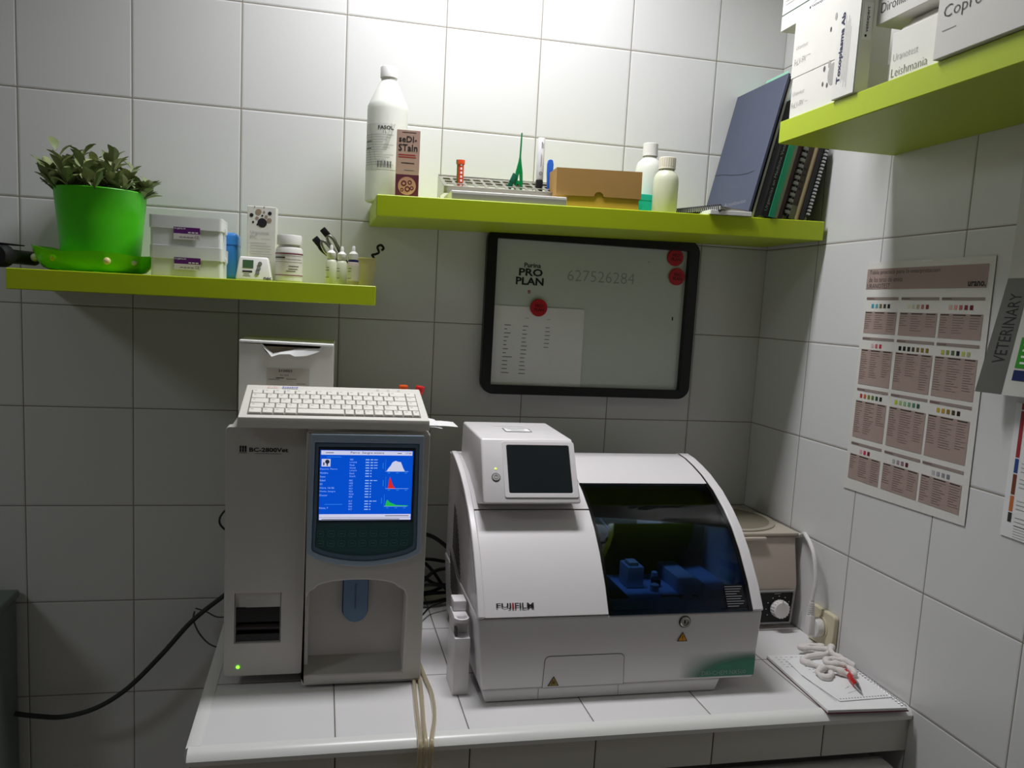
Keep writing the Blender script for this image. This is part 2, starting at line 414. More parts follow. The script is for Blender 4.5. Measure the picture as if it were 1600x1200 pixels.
cp = thing('colour_tab_notice', 'white notice with red, blue, brown and orange tabs at the right edge', 'notice', (XW-.003, -.84, 1.34))
b = MB(); b.box(XW-.0018, -.95, 1.243, XW-.0008, -.738, 1.441, wpaper)
f = F((XW-.0018, 0, 0), (0, -1, 0), (0, 0, 1))
for z0, z1, c in ((1.432, 1.441, '9a2028'), (1.362, 1.430, 'a83038'), (1.339, 1.360, '284a8a'), (1.307, 1.337, '7a4028'), (1.282, 1.305, 'c87038'), (1.266, 1.280, '383430')):
    b.rect(f, .748, z0, .7545, z1, mat('tab_'+c, c, .5, var=0))
    for k in range(3): b.rect(f, .760, z1-.006-k*.006, .79, z1-.005-k*.006, lgink)
for k in range(6): b.rect(f, .76, 1.262-k*.004, .86, 1.2627-k*.004, lgink)
P(b, 'sheet', cp)
# ------------------------------------------------------------------ lower left shelf
def shelf_thing(name, label, cat, x, y, zf, **k): return thing(name, label, cat, (x, y, zf(x)+.0003), **k)
# plant pot on tray
t = thing('plant_saucer', 'wavy translucent green tray with round studs under the plant pot', 'saucer', (.163, -.122, za(.158)+.0003))
gt = mat('translucent_green', (150, 240, 40), .15, trans=.5, ior=1.2, var=0)
vs = []; fs = []; n = 48
ring = []
for k, (s, z) in enumerate(((.0, .0), (.70, .0), (.84, .004), (.94, .014), (1.0, .028), (1.02, .034), (1.005, .034), (.925, .016), (.82, .006), (.70, .0022), (.0, .0022))):
    for i in range(n):
        a = 2*math.pi*i/n
        wav = 1+.05*math.cos(3*a+.6)
        lift = (.010*max(0, -math.cos(a))**3 + .002*math.cos(5*a))*(z > .003)*(z/.034)
        r = s*wav
        vs.append((.099*r*math.cos(a), .096*r*math.sin(a), z*1.0+lift))
for j in range(10):
    for i in range(n):
        k = (i+1) % n; fs.append((j*n+i, j*n+k, (j+1)*n+k, (j+1)*n+i))
MB().add(vs, fs, gt).build('tray', t)
for i, (a, c, r) in enumerate(((-152, (232, 230, 210), .0068), (-118, (190, 215, 40), .0055), (-66, (226, 214, 150), .0062), (-38, (200, 205, 190), .005), (150, (232, 230, 210), .006), (40, (190, 215, 40), .006))):
    x = .0975*math.cos(R(a)); y = .0935*math.sin(R(a))
    MB().sphere((x, y, .020), r, mat('stud_%d' % (i % 4), c, .3, var=0)).build('round_stud', t)
t = thing('potted_plant', 'bushy grey-green succulent in a bright green plastic pot', 'plant', (.1715, -.115, za(.17)+.003))
pg = mat('pot_green', (76, 196, 22), .38, var=.01)
pr = [(.00001, 0), (.0605, 0), (.0635, .003), (.066, .03), (.0715, .09), (.0765, .140), (.0775, .1415), (.0765, .143), (.0745, .142), (.070, .10), (.064, .05)]
MB().lathe(pr+[(.00001, .05)], pg, n=48).build('pot', t)
MB().lathe([(.00001, .122), (.0718, .122)], mat('potting_soil', (52, 42, 34), .95, bump=.6), n=32, close=True).build('soil', t)
leafm = mat('sage_leaf', (126, 140, 92), .5, var=.22); leaf2 = mat('pale_leaf', (166, 176, 124), .5, var=.15); stemm = mat('leaf_stem', (92, 104, 62), .6)
b = MB(); rnd = random.Random(3)
def leaf(b, base, d, up, L, Wd, mt):
    d = d.normalized(); s = d.cross(up).normalized(); u = s.cross(d).normalized()
    prof = [(0, .12), (.2, .62), (.45, 1), (.7, .86), (.88, .48), (1, .06)]
    vs = []; fs = []
    for q, wd in prof:
        c = base + d*L*q + u*(.12*L*math.sin(q*2.6)-.10*L*q*q)
        ww = Wd*wd*.5; th = .0012*(.4+wd)
        vs += [c-s*ww+u*.1*ww*2, c-u*.0004+u*th*.2, c+s*ww+u*.1*ww*2, c-u*th]
    for j in range(len(prof)-1):
        for k in range(4):
            l = (k+1) % 4; fs.append((j*4+k, j*4+l, j*4+4+l, j*4+4+k))
    fs += [(3, 2, 1, 0), tuple(len(vs)-4+k for k in range(4))]
    b.add(vs, fs, mt)
def sprig(cx, cy, ang, lean, L, nl):
    base = Vector((cx, cy, .12)); d = Vector((math.cos(ang)*lean, math.sin(ang)*lean, 1)).normalized()
    pts = [base + d*L*k/4 + Vector((math.cos(ang), math.sin(ang), 0))*.008*(k/4)**2*lean for k in range(5)]
    b.tube(pts, .0013, stemm, n=5, sub=2)
    for k in range(nl):
        q = .28+.72*k/(nl-1); p = base + d*L*q; a = k*2.4+rnd.random()
        out = Vector((math.cos(a), math.sin(a), .25+.9*q+rnd.uniform(-.2, .3)))
        leaf(b, p, out, Vector((0, 0, 1)), rnd.uniform(.030, .043)*(1.08-.25*q), rnd.uniform(.0145, .019), rnd.choice((leafm, leafm, leaf2)))
for i in range(46):
    a = rnd.uniform(0, 6.283); r = .062*math.sqrt(rnd.random()); L = (.078 if r < .035 else .052)*rnd.uniform(.75, 1.08)
    x = r*math.cos(a); L *= (1.12 if x < .02 else .72)
    L = min(L, .095)
    sprig(x, r*math.sin(a), a, rnd.uniform(.1, .35)+r*10, L, rnd.randint(6, 9))
b.build('foliage', t)

# black object at the left end
t = thing('flashlight', 'black torch with round end lying at left end of the lower shelf', 'torch', (.034, -.198, za(.05)+.0202), (0, 0, R(-12)))
b = MB(); Rm = Matrix.Rotation(R(-90), 4, 'X')
bk2 = mat('matte_black', (10, 10, 13), .7)
b.lathe([(.00001, -.012), (.016, -.012), (.0195, -.006), (.0195, .010), (.016, .018), (.0125, .024)], bk2, M=Rm, n=28); b.build('head', t)
MB().lathe([(.0122, .022), (.0125, .100), (.0105, .105), (.00001, .105)], mat('dark_olive_grip', (46, 48, 36), .6), M=Rm, n=24).build('handle', t)
MB().box(-.012, -.008, .0192, .010, .055, .0212, bk2, .0006).build('clip', t)

# two translucent tip boxes
clearp = mat('frosted_plastic', (250, 252, 250), .3, trans=.3, ior=1.12, var=0); purple = mat('purple_label', (92, 26, 110), .5, var=0)
def tipbox(x, y, z, label, fill, group='translucent cassette boxes'):
    t = thing('storage_box', label, 'box', (x, y, z), (0, 0, 0))
    W, D, H = .118, .085, .052
    b = MB(); fr = F((0, 0, 0), (1, 0, 0), (0, 1, 0))
    b.prism(rrect(-W/2, -D/2, W/2, D/2, .005, 3), [rrect(-W/2+.002, -D/2+.002, W/2-.002, D/2-.002, .004, 3)], fr, .002, H*.58, clearp)
    b.prism(rrect(-W/2, -D/2, W/2, D/2, .005, 3), [], fr, 0, .002, clearp); b.build('tray', t)
    b = MB()
    b.prism(rrect(-W/2-.002, -D/2-.002, W/2+.002, D/2+.002, .006, 3), [rrect(-W/2, -D/2, W/2, D/2, .005, 3)], fr, H*.58, H-.002, clearp)
    b.prism(rrect(-W/2-.002, -D/2-.002, W/2+.002, D/2+.002, .006, 3), [], fr, H-.002, H, clearp)
    b.box(W/2+.002, -.012, H*.5, W/2+.005, .0, H*.72, clearp, .0005); b.build('lid', t)
    b = MB(); b.box(-W/2+.028, -D/2+.004, .0025, W/2-.006, D/2-.004, .013, mat(fill[0], fill[1], .4, trans=.2)); b.build('contents', t)
    f = F((0, -D/2-.0024, 0)); b = MB()
    b.rect(f, -.020, .022, .024, .033, purple, .0002); b.rect(f, -.020, .012, .024, .022, mat('label_grey', (212, 205, 205), .5, var=0), .0002)
    b.text(f, 'FUJIFILM', -.0185, .0285, .018, .0032, wpaper, .0004, .01)
    for k in range(3): b.rect(f, .004+k*.006, .0235, .0085+k*.006, .0253, wpaper, .0004)
    for k in range(4): b.rect(f, -.010+k*.006, .0155, -.0055+k*.006, .0168, gink, .0004)
    b.text(f, 'CE', .015, .0145, .007, .005, gink, .0004); b.build('label', t, label='purple and white printed label')
    return t
z0 = za(.33)+.0003
tipbox(.330, -.155, z0, 'lower of the two frosted plastic boxes with purple labels', ('pale_teal_fill', (150, 205, 205)))
tipbox(.329, -.155, z0+.0523, 'upper of the two frosted plastic boxes with purple labels', ('pale_blue_fill', (90, 160, 205)))
t = thing('blue_case', 'blue plastic case standing behind the frosted boxes', 'case', (.391, -.075, za(.39)+.0003))
MB().box(-.022, -.03, 0, .016, .03, .088, mat('blue_plastic', (60, 140, 220), .35), .008, 3).build('body', t)
MB().box(-.0222, -.0302, .064, .0162, .0302, .0655, mat('blue_seam', (26, 84, 160), .4)).build('lid_seam', t)
# tall spotted box
t = thing('test_kit_box', 'tall narrow white test kit box with black and taupe dots on lower shelf', 'box', (.452, -.105, za(.45)+.0003), (0, 0, R(-3)))
W, D, H = .052, .034, .138
b = MB(); b.box(-W/2, -D/2, 0, W/2, D/2, H, carton, .0008, 1); b.build('carton', t)
b = MB(); f = F((0, -D/2, 0)); tp = mat('taupe_dot', (160, 140, 120), .5, var=0)
for x, y, r, m_ in ((-.006, .1275, .0055, tp), (.0145, .126, .0035, ink), (.004, .1275, .002, tp), (-.0185, .121, .0035, ink), (.001, .121, .0018, ink), (.008, .1195, .003, tp), (-.0085, .116, .003, tp), (.0135, .113, .0045, tp), (.001, .108, .0085, ink), (-.0155, .1085, .002, ink), (-.0075, .1045, .0018, ink), (-.013, .1365, .004, tp), (.004, .1365, .005, tp)):
    if y+r > H: r = H-y-.0002
    b.disc(f, x, y, r, m_, n=18)
b.text(f, 'Uranotest', -.020, .0865, .034, .0065, lgink, bold=-.01); b.text(f, 'FIC', -.020, .078, .012, .0065, lgink, bold=-.01)
b.lines(f, -.020, .020, .070, .005, 9, .0007, lgink, .0004, .3); b.rect(f, -.001, .078, .016, .0785, lgink)
b.build('printing', t)
# timer
t = thing('digital_timer', 'small white digital timer with green screen leaning on the spotted box', 'timer', (.442, -.178, za(.44)+.0003))
b = MB(); b.hexa([(-.030, -.016, 0), (.034, -.016, 0), (.034, .016, 0), (-.030, .016, 0), (-.024, -.004, .042), (.026, -.004, .042), (.026, .008, .042), (-.024, .008, .042)], wplast, .0035, 3); b.build('body', t)
uy = Vector((0, .012, .042)).normalized(); f = F((0, -.016, 0), (1, 0, 0), uy)
b = MB(); b.rect(f, -.018, .022, .0005, .037, mat('timer_lcd', (66, 96, 66), .25), .0006); b.build('screen', t)
for k, (x, y) in enumerate(((.012, .031), (.010, .022), (.008, .0135))):
    MB().prism([(x+.0036*math.cos(a*.5236), y+.0036*math.sin(a*.5236)) for a in range(12)], [], f, 0, .0022, mat('grey_button', (110, 112, 110), .5)).build('button', t)
b = MB()
for k, (x, y, w_, h_) in enumerate(((-.018, .014, .017, .0035), (-.016, .0105, .010, .0012), (-.017, .007, .013, .0012))): b.rect(f, x, y, x+w_, y+h_, gink if k else ink, .0005)
b.build('printing', t); b = MB(); b.text(f, 'nec', .019, .0015, .014, .005, ink, .0006, .02); b.build('printed_mark', t)
# pill bottle
t = thing('reagent_jar', 'white screw-cap jar with maroon-lined label on lower shelf', 'jar', (.5035, -.155, za(.5)+.0003))
MB().lathe([(.00001, 0), (.022, 0), (.0245, .0025), (.0245, .058), (.0225, .0625), (.019, .0645), (.019, .068)], wplast, n=40).build('body', t)
MB().lathe([(.0205, .068), (.0225, .0685), (.0225, .084), (.0215, .0858), (.00001, .086)], wplast, n=40).build('cap', t)
b = MB(); lw = mat('jar_label', (222, 214, 222), .5, var=0); mrn = mat('maroon_line', (120, 26, 60), .5, var=0)
def band(b, r, z0, z1, a0, a1, mt, n=24, c=(0, 0)):
    vs = []; fs = []
    for i in range(n+1):
        a = R(a0+(a1-a0)*i/n); vs += [(c[0]+r*math.cos(a), c[1]+r*math.sin(a), z0), (c[0]+r*math.cos(a), c[1]+r*math.sin(a), z1)]
    for i in range(n): fs.append((2*i, 2*i+2, 2*i+3, 2*i+1))
    b.add(vs, fs, mt)
band(b, .0248, .010, .054, -185, 5, lw); band(b, .0250, .0118, .0132, -185, 5, mrn); band(b, .0250, .0505, .0525, -185, 5, mrn)
for z, a0, a1 in ((.0475, -170, -20), (.041, -165, -30), (.036, -165, -20)): band(b, .0250, z, z+.0006, a0, a1, gink)
band(b, .0250, .0430, .0455, -165, -105, ink)
for z, a0, a1 in ((.028, -90, -45), (.023, -90, -50), (.019, -100, -60)): band(b, .0250, z, z+.0016, a0, a1, gink)
b.build('label', t)
# three dropper bottles
def dropper(x, y, s, label, cap, band_c=None, tint=(232, 234, 214)):
    t = thing('dropper_bottle', label, 'bottle', (x, y, za(x)+.0003), group='dropper bottles on the lower shelf')
    pl = mat('milky_plastic_%d' % tint[2], tint, .4, trans=.25, var=0)
    MB().lathe([(.00001, 0), (.0095*s, 0), (.0105*s, .0015), (.0105*s, .040), (.0085*s, .0445), (.006*s, .047)], pl, n=28).build('body', t)
    MB().lathe([(.0078*s, .047), (.0085*s, .048), (.0085*s, .058), (.0055*s, .061), (.0032*s, .063), (.0028*s, .071), (.0018*s, .0725), (.00001, .0725)], cap, n=24).build('cap', t)
    b = MB(); lab = mat('dropper_label', (224, 216, 206), .5, var=0)
    if band_c: band(b, .0093*s, .0430, .0465, -180, 180, band_c, 30); band(b, .01075*s, .008, .036, -180, 0, lab)
    for z in (.030, .025, .012): band(b, .0109*s, z, z+.0012, -150, -110, gink, 6)
    b.build('label', t)
dropper(.580, -.165, 1.0, 'front left milky dropper bottle with plain white nozzle cap', wplast)
dropper(.600, -.135, 1.0, 'middle milky dropper bottle partly behind the front one', wplast)
dropper(.6205, -.165, 1.05, 'right dropper bottle with dark blue neck band and pinkish label', wplast, mat('navy_band', (24, 34, 110), .4, var=0), (228, 212, 205))
# cup with tool
t = thing('plastic_cup', 'cream plastic cup at the right end of the lower shelf', 'cup', (.640, -.105, za(.64)+.0003))
cupm = mat('cream_plastic', (236, 226, 164), .45, trans=0, var=.01)
MB().lathe([(.00001, 0), (.021, 0), (.027, .052), (.0285, .053), (.0285, .055), (.0262, .055), (.020, .003), (.00001, .003)], cupm, n=36).build('body', t)
t = thing('black_hook', 'black plastic hook hanging over right rim of the cream cup', 'hook', (.664, -.105, za(.64)+.056))
MB().tube([(-.006, 0, -.012), (-.0025, 0, 0), (-.006, 0, .006), (.001, 0, .008), (.007, 0, .012), (.004, 0, .022), (.011, 0, .026), (.016, 0, .020), (.012, 0, .016)], .0024, black, n=7).build('body', t)
t = thing('clamp', 'black and steel spring clamp leaning out of the cream cup', 'clamp', (.634, -.110, za(.62)+.010), (0, R(-42), 0))
b = MB(); oli = mat('olive_steel', (120, 124, 84), .35, metal=.6)
b.tube([(-.006, 0, 0), (-.006, 0, .050), (-.013, 0, .072), (-.017, 0, .092), (-.012, 0, .106)], .0034, black, n=7)
b.tube([(.005, 0, 0), (.005, 0, .050), (.010, 0, .072), (.014, 0, .092), (.010, 0, .108)], .0034, black, n=7); b.build('jaws', t)
b = MB(); b.tube([(-.007, -.005, .050), (-.014, -.005, .078), (-.009, -.005, .100), (-.002, -.005, .096), (-.002, -.005, .068)], .0028, steel, n=7, closed=True)
b.tube([(.002, -.005, .052), (.001, -.005, .080), (.006, -.005, .100), (.013, -.005, .096), (.010, -.005, .066)], .0028, steel, n=7, closed=True)
b.tube([(0, -.003, 0), (0, -.003, .056)], .0045, oli, n=8, sub=1); b.build('spring', t)
MB().box(-.019, -.006, .098, -.006, .004, .115, black, .0015).build('jaw_tip', t); MB().box(.004, -.006, .102, .016, .004, .119, black, .0015).build('jaw_tip', t)
# ------------------------------------------------------------------ long shelf above the whiteboard
milk = mat('milky_hdpe', (240, 242, 234), .4, trans=.22, var=0)
t = thing('chemical_bottle', 'large milky white FASOL bottle with grey label on upper shelf end', 'bottle', (.680, -.095, zb(.68)+.0003))
pr = [(.00001, 0), (.036, 0), (.039, .003), (.039, .172), (.0385, .180), (.036, .186), (.019, .222), (.0145, .228), (.0145, .236)]
MB().lathe(pr, milk, n=48).build('body', t)
MB().lathe([(.0155, .233), (.0165, .234), (.0165, .252), (.0155, .254), (.00001, .254)], wplast, n=40).build('cap', t)
b = MB(); gl = mat('fasol_label', (196, 198, 188), .5, var=0); gl2 = mat('fasol_label_light', (224, 225, 218), .5, var=0)
band(b, .0393, .058, .143, -175, -40, gl2, 32)
# slanting grey V
vs = []; fs = []
def cyl(r, a, z): return (r*math.cos(R(a)), r*math.sin(R(a)), z)
for (a0, z0, a1, z1, w_) in ((-172, .143, -135, .060, 22), (-85, .143, -105, .095, 14)):
    for k in range(9):
        q0, q1 = k/8, (k+1)/8
        if k == 8: break
        A0 = a0+(a1-a0)*q0; A1 = a0+(a1-a0)*q1; Z0 = z0+(z1-z0)*q0; Z1 = z0+(z1-z0)*q1
        b.add([cyl(.0395, A0, Z0), cyl(.0395, A0+w_*(1-q0*.2), Z0), cyl(.0395, A1+w_*(1-q1*.2), Z1), cyl(.0395, A1, Z1)], [(0, 3, 2, 1)], gl)
def ctext(b, s, r, amid, z, width, h, mt, bold=0):
    vs, fs = text_geo(s, bold); x0 = min(v.x for v in vs); x1 = max(v.x for v in vs); y0 = min(v.y for v in vs); y1 = max(v.y for v in vs)
    out = []
    for v in vs:
        a = amid + math.degrees(((v.x-x0)/(x1-x0)-.5)*width/r); out.append(cyl(r, a, z+(v.y-y0)/(y1-y0)*h))
    b.add(out, fs, mt)
ctext(b, 'FASOL', .0398, -98, .132, .030, .0068, ink, .02); ctext(b, '1 L', .0398, -100, .125, .007, .0045, ink)
for k in range(13):
    z = .122-k*.0046; band(b, .0398, z, z+.0005, -165 if k % 3 else -168, -75-10*(k % 4), gink, 12)
band(b, .0398, .1095, .111, -165, -140, ink, 6); band(b, .0398, .0965, .098, -165, -140, ink, 6)
for k in range(9): band(b, .0398, .062, .074, -118+k*4.4, -118+k*4.4+(1.2 if k % 2 else 2.3), ink, 1)
b.build('label', t)
t = thing('stain_carton', 'SEDI-STAIN carton in dusty pink and maroon before the large bottle', 'box', (.7145, -.168, zb(.71)+.0003), (0, 0, R(-4)))
W, D, H = .043, .030, .124
pink = mat('dusty_pink_card', (184, 152, 138), .5); mar = mat('maroon_card', (92, 34, 58), .5); cell = mat('cell_print', (190, 140, 120), .5, var=.2); pale = mat('pale_pink_card', (226, 206, 200), .5)
b = MB(); b.box(-W/2, -D/2, 0, W/2, D/2, H, pale, .0005, 1); b.build('carton', t)
b = MB(); f = F((0, -D/2, 0))
b.rect(f, -W/2+.0003, .044, W/2-.0003, H-.0003, pink, .0002); b.rect(f, -W/2+.0003, .0003, W/2-.0003, .044, mar, .0002)
b.disc(f, 0, .0235, .0165, cell, .0004, 30)
for x, y, r in ((-.006, .028, .005), (.005, .030, .004), (.001, .018, .005), (.009, .020, .0035), (-.009, .016, .0032)): b.ring(f, x, y, r*.55, r, mar, .0006)
b.text(f, 'seDI-', -.0175, .102, .033, .011, ink, bold=.015); b.text(f, 'STaIn', -.0180, .086, .035, .0125, ink, bold=.015)
b.rect(f, -.0175, .0785, .014, .0802, redi, .0004); b.rect(f, -.0175, .0745, .015, .0762, redi, .0004); b.rect(f, -.012, .064, .012, .0655, ink, .0004); b.rect(f, -.006, .0515, .012, .0525, gink, .0004); b.rect(f, -.012, .119, .014, .120, ink, .0004)
f = F((W/2, 0, 0), (0, 1, 0), (0, 0, 1)); b.rect(f, -D/2+.0003, .0003, D/2-.0003, .044, mar, .0002); b.disc(f, -.003, .0235, .011, cell, .0004)
b.disc(f, -.001, .092, .005, mat('pink_print', (216, 110, 120), .5, var=0), .0004)
for k in range(5): b.rect(f, -.009+k*.004, .052, -.008+k*.004, .083, MATS['pink_print'], .0004)
b.build('printing', t)

# rack, tray and the things standing in it
rackm = mat('dull_rack_steel', (138, 136, 124), .42, metal=.6)
t = thing('white_tray', 'long flat white box carrying the steel tube rack', 'tray', (.90, -.172, zb(.795)+.0008), (0, R(-1.02), 0))
b = MB(); b.box(-.108, -.05, 0, .112, .05, .0175, wplast, .001, 1); b.build('base', t)
b = MB(); b.rect(F((0, -.05, 0)), -.107, .001, .111, .0125, mat('tray_grey_band', (150, 148, 144), .5, var=0), .0003); b.build('front_band', t, label='grey front band')  # flat grey band along the lower tray front
t = thing('tube_rack', 'perforated stainless steel test tube rack on the white tray', 'rack', (.899, -.172, zb(.80)+.0188), (R(19), R(-1.02), 0))
b = MB(); f = F((0, .045, -.010), (1, 0, 0), (0, 1, 0))
holes = []
for i in range(11):
    for j in range(3): holes.append(rrect(-.108+i*.0200, -.038+j*.027, -.108+i*.0200+.0145, -.038+j*.027+.0185, .003, 2))
b.prism(rrect(-.115, -.045, .116, .048, .004, 2), holes, f, .022, .0232, rackm); b.build('top_plate', t)
b = MB(); b.box(-.115, 0, 0, .116, .001, .0122, rackm); b.box(-.115, .092, 0, .116, .093, .0122, rackm); b.build('rim', t)
for x in (-.115, .115): MB().hexa([(x, 0, 0), (x+.001, 0, 0), (x+.001, .088, -.029), (x, .088, -.029), (x, 0, .0122), (x+.001, 0, .0122), (x+.001, .093, .0122), (x, .093, .0122)], steel).build('end_plate', t)
MB().tube([(-.115, .093, .0150), (.122, .093, .0130)], .0014, steel, n=6, sub=1).build('rod', t)
def rz(x): return zb(x)+.0192
orange = mat('orange_plastic', (232, 84, 40), .35); dgreen = mat('dark_green_plastic', (8, 84, 62), .35); green = mat('green_plastic', (10, 128, 66), .3)
t = thing('capillary_vial', 'orange and green vial with white lettering standing in the tube rack', 'vial', (.822, -.128, rz(.82)), (0, R(-1), 0))
MB().lathe([(.00001, 0), (.0055, 0), (.0062, .004), (.0068, .058), (.0085, .060), (.0085, .067), (.00001, .068)], orange, n=20).build('body', t)
b = MB(); band(b, .0072, .006, .066, 150, 215, green, 6); band(b, .0086, .0595, .0672, 150, 215, green, 6); b.build('green_stripe', t)
b = MB()
for k in range(6): band(b, .0074, .018+k*.0075, .0225+k*.0075, -100, -72, wpaper, 3)
b.build('lettering', t)
t = thing('green_tweezers', 'upright bright green plastic tweezers with long thin handle in rack', 'tweezers', (.938, -.125, rz(.94)), (0, R(1), 0))
b = MB(); f = F((0, 0, 0))
b.prism([(-.0075, 0), (-.004, 0), (-.0032, .022), (-.002, .040), (0, .052), (.002, .040), (.0032, .022), (.004, 0), (.0075, 0), (.0085, .030), (.0068, .052), (.0030, .072), (.0016, .082), (.0012, .128), (-.0012, .128), (-.0016, .082), (-.0030, .072), (-.0072, .052), (-.0085, .030)], [], f, -.0025, .0025, green)
b.build('arms', t, bevel=.0008)
MB().lathe([(.00001, -.003), (.0035, -.003), (.0035, .003), (.00001, .003)], green, c=(0, 0, 0), n=16, M=Matrix.Translation((0, 0, .032)) @ Matrix.Rotation(R(90), 4, 'X')).build('guide_pin', t)
t = thing('dark_green_tweezers', 'short dark green tweezers leaning to the right beside the bright ones', 'tweezers', (.910, -.128, rz(.91)), (0, R(23), 0))
MB().box(-.0048, -.003, 0, .0048, .003, .053, dgreen, .0012).build('body', t); MB().box(-.0049, -.0031, .034, .0049, .0031, .036, mat('green_groove', (6, 60, 44), .5)).build('groove', t)
t = thing('marker_pen', 'white marker pen standing cap down in black cap, in rack', 'marker', (.981, -.125, rz(.98)))
MB().lathe([(.00001, 0), (.0068, 0), (.0074, .003), (.0074, .038), (.0068, .040), (.00001, .0401)], black, n=24).build('cap', t)
MB().lathe([(.0066, .0402), (.0074, .042), (.0074, .118), (.0066, .121), (.00001, .121)], mat('marker_white', (236, 236, 240), .3, var=0), n=24).build('barrel', t)
b = MB(); band(b, .0076, .100, .112, -96, -86, ink, 2); band(b, .0076, .100, .110, -72, -64, ink, 2)
for k in range(3): band(b, .0076, .064+k*.001, .090-k*.002, -100+k*7, -97+k*7, gink, 1)
b.ring(F((.0, -.0076, .052)), 0, 0, .0022, .0034, gink); b.build('printing', t)
t = thing('blue_tweezers', 'blue plastic tweezers standing beside the marker pen', 'tweezers', (1.0015, -.125, rz(1.0)), (0, 0, 0))
b = MB(); b.prism([(-.0022, 0), (.0022, 0), (.0045, .028), (.0062, .055), (.0064, .072), (.0048, .079), (.0028, .081), (-.0028, .081), (-.0048, .079), (-.0064, .072), (-.0062, .055), (-.0045, .028)], [], F((0, 0, 0)), -.003, .003, mat('cobalt_plastic', (48, 104, 206), .3)); b.build('body', t, bevel=.001)
MB().box(-.0022, -.0036, .02, .0022, -.003, .060, mat('cobalt_ridge', (36, 84, 176), .3), .0005).build('ridge', t)
# cardboard box
t = thing('cardboard_box', 'small brown cardboard box with thumb-notched lid on upper shelf', 'box', (1.0790, -.180, zb(1.0)+.0010), (0, R(-1.02), R(-4)))
kr = mat('kraft_card', (176, 136, 74), .7, bump=.1); kr2 = mat('kraft_base', (196, 158, 58), .7, bump=.1)
MB().box(-.080, -.035, 0, .080, .030, .040, kr2).build('base', t)
b = MB(); arc = [(.0095*math.cos(R(a)), .0095*math.sin(R(a))+0) for a in range(175, 4, -17)]
b.prism([(-.0835, 0)]+[(x+.0, y) for x, y in arc]+[(.0835, 0), (.0835, .051), (-.0835, .051)], [], F((0, -.0365, .0215)), 0, .0008, kr)
b.box(-.0835, -.0365, .0705, .0835, .0315, .0725, kr); b.box(-.0835, -.0365, .0215, -.0825, .0315, .0705, kr); b.box(.0825, -.0365, .0215, .0835, .0315, .0705, kr); b.box(-.0835, .0307, .0215, .0835, .0315, .0705, kr)
b.build('lid', t)
# turquoise box and two bottles
t = thing('turquoise_box', 'turquoise box corner peeping out behind the cardboard box', 'box', (1.196, -.115, zb(1.19)+.0003))
MB().box(-.020, -.03, 0, .020, .02, .042, mat('turquoise_card', (20, 186, 160), .5), .0006, 1).build('carton', t)
MB().box(-.0204, -.0304, .030, .0204, .0204, .0425, MATS['turquoise_card'], .0005, 1).build('lid', t)
def bottle(x, y, r, h, hc, cr, label, capm, body, ribs=0):
    t = thing('plastic_bottle', label, 'bottle', (x, y, zb(x-r)+.0006), group='plastic bottles on the upper shelf')
    MB().lathe([(.00001, 0), (r*.93, 0), (r, .003), (r, h*.74), (r*.96, h*.82), (r*.84, h*.90), (cr*.9, h*.97), (cr*.85, h)], body, n=40).build('body', t)
    b = MB(); b.lathe([(cr*.95, h), (cr, h+.001), (cr, h+hc-.001), (cr*.93, h+hc), (.00001, h+hc)], capm, n=36)
    b.lathe([(cr*1.04, h), (cr*1.04, h+.003), (cr*1.0, h+.0032)], capm, n=36)
    for k in range(ribs):
        a = 2*math.pi*k/ribs; b.box(cr*.96, -.0006, h+.005, cr*1.03, .0006, h+hc-.002, capm, M=Matrix.Rotation(a, 4, 'Z'))
    b.build('cap', t)
bottle(1.2265, -.085, .0285, .128, .026, .0155, 'taller white bottle standing behind the smaller capped one', wplast, milk)
bottle(1.2345, -.160, .0250, .091, .023, .0165, 'smaller milky bottle with ribbed cream cap in front', mat('cream_cap', (226, 220, 204), .4), mat('milky_yellow', (232, 234, 208), .4, trans=.25, var=0), 24)

# spiral notepad lying on a sheet
t = thing('spiral_notepad', 'thin spiral-bound notepad lying on the upper shelf by the folder', 'notepad', (1.318, -.240, zb(1.32)+.0105), (0, 0, R(20)))
b = MB(); b.box(.002, 0, 0, .076, .125, .0034, mat('pad_pages', (176, 172, 160), .7)); b.build('pages', t)
b = MB(); b.box(.001, -.0005, .0036, .0765, .1255, .0050, mat('pad_cover', (110, 108, 102), .6), .0003, 1); b.build('cover', t)
b = MB()
for k in range(24):
    y = .003+k*.0051; b.tube([(.0052*math.cos(a*.785)+.0010, y+.0006*math.sin(a*.785), .0022+.0066*math.sin(a*.785)) for a in range(8)], .0010, black, n=5, closed=True, sub=2)
b.build('spiral_binding', t)
MB().box(-.0012, .001, -.0012, .0019, .124, .0060, wpaper).build('page_edges', t)
t = thing('paper_stack', 'white papers lying flat under the spiral notepad', 'papers', (1.344, -.165, zb(1.34)+.0009), (0, R(-1.02), 0))
MB().box(-.044, -.070, 0, .044, .07, .0082, wpaper, .0006, 1).build('papers', t)

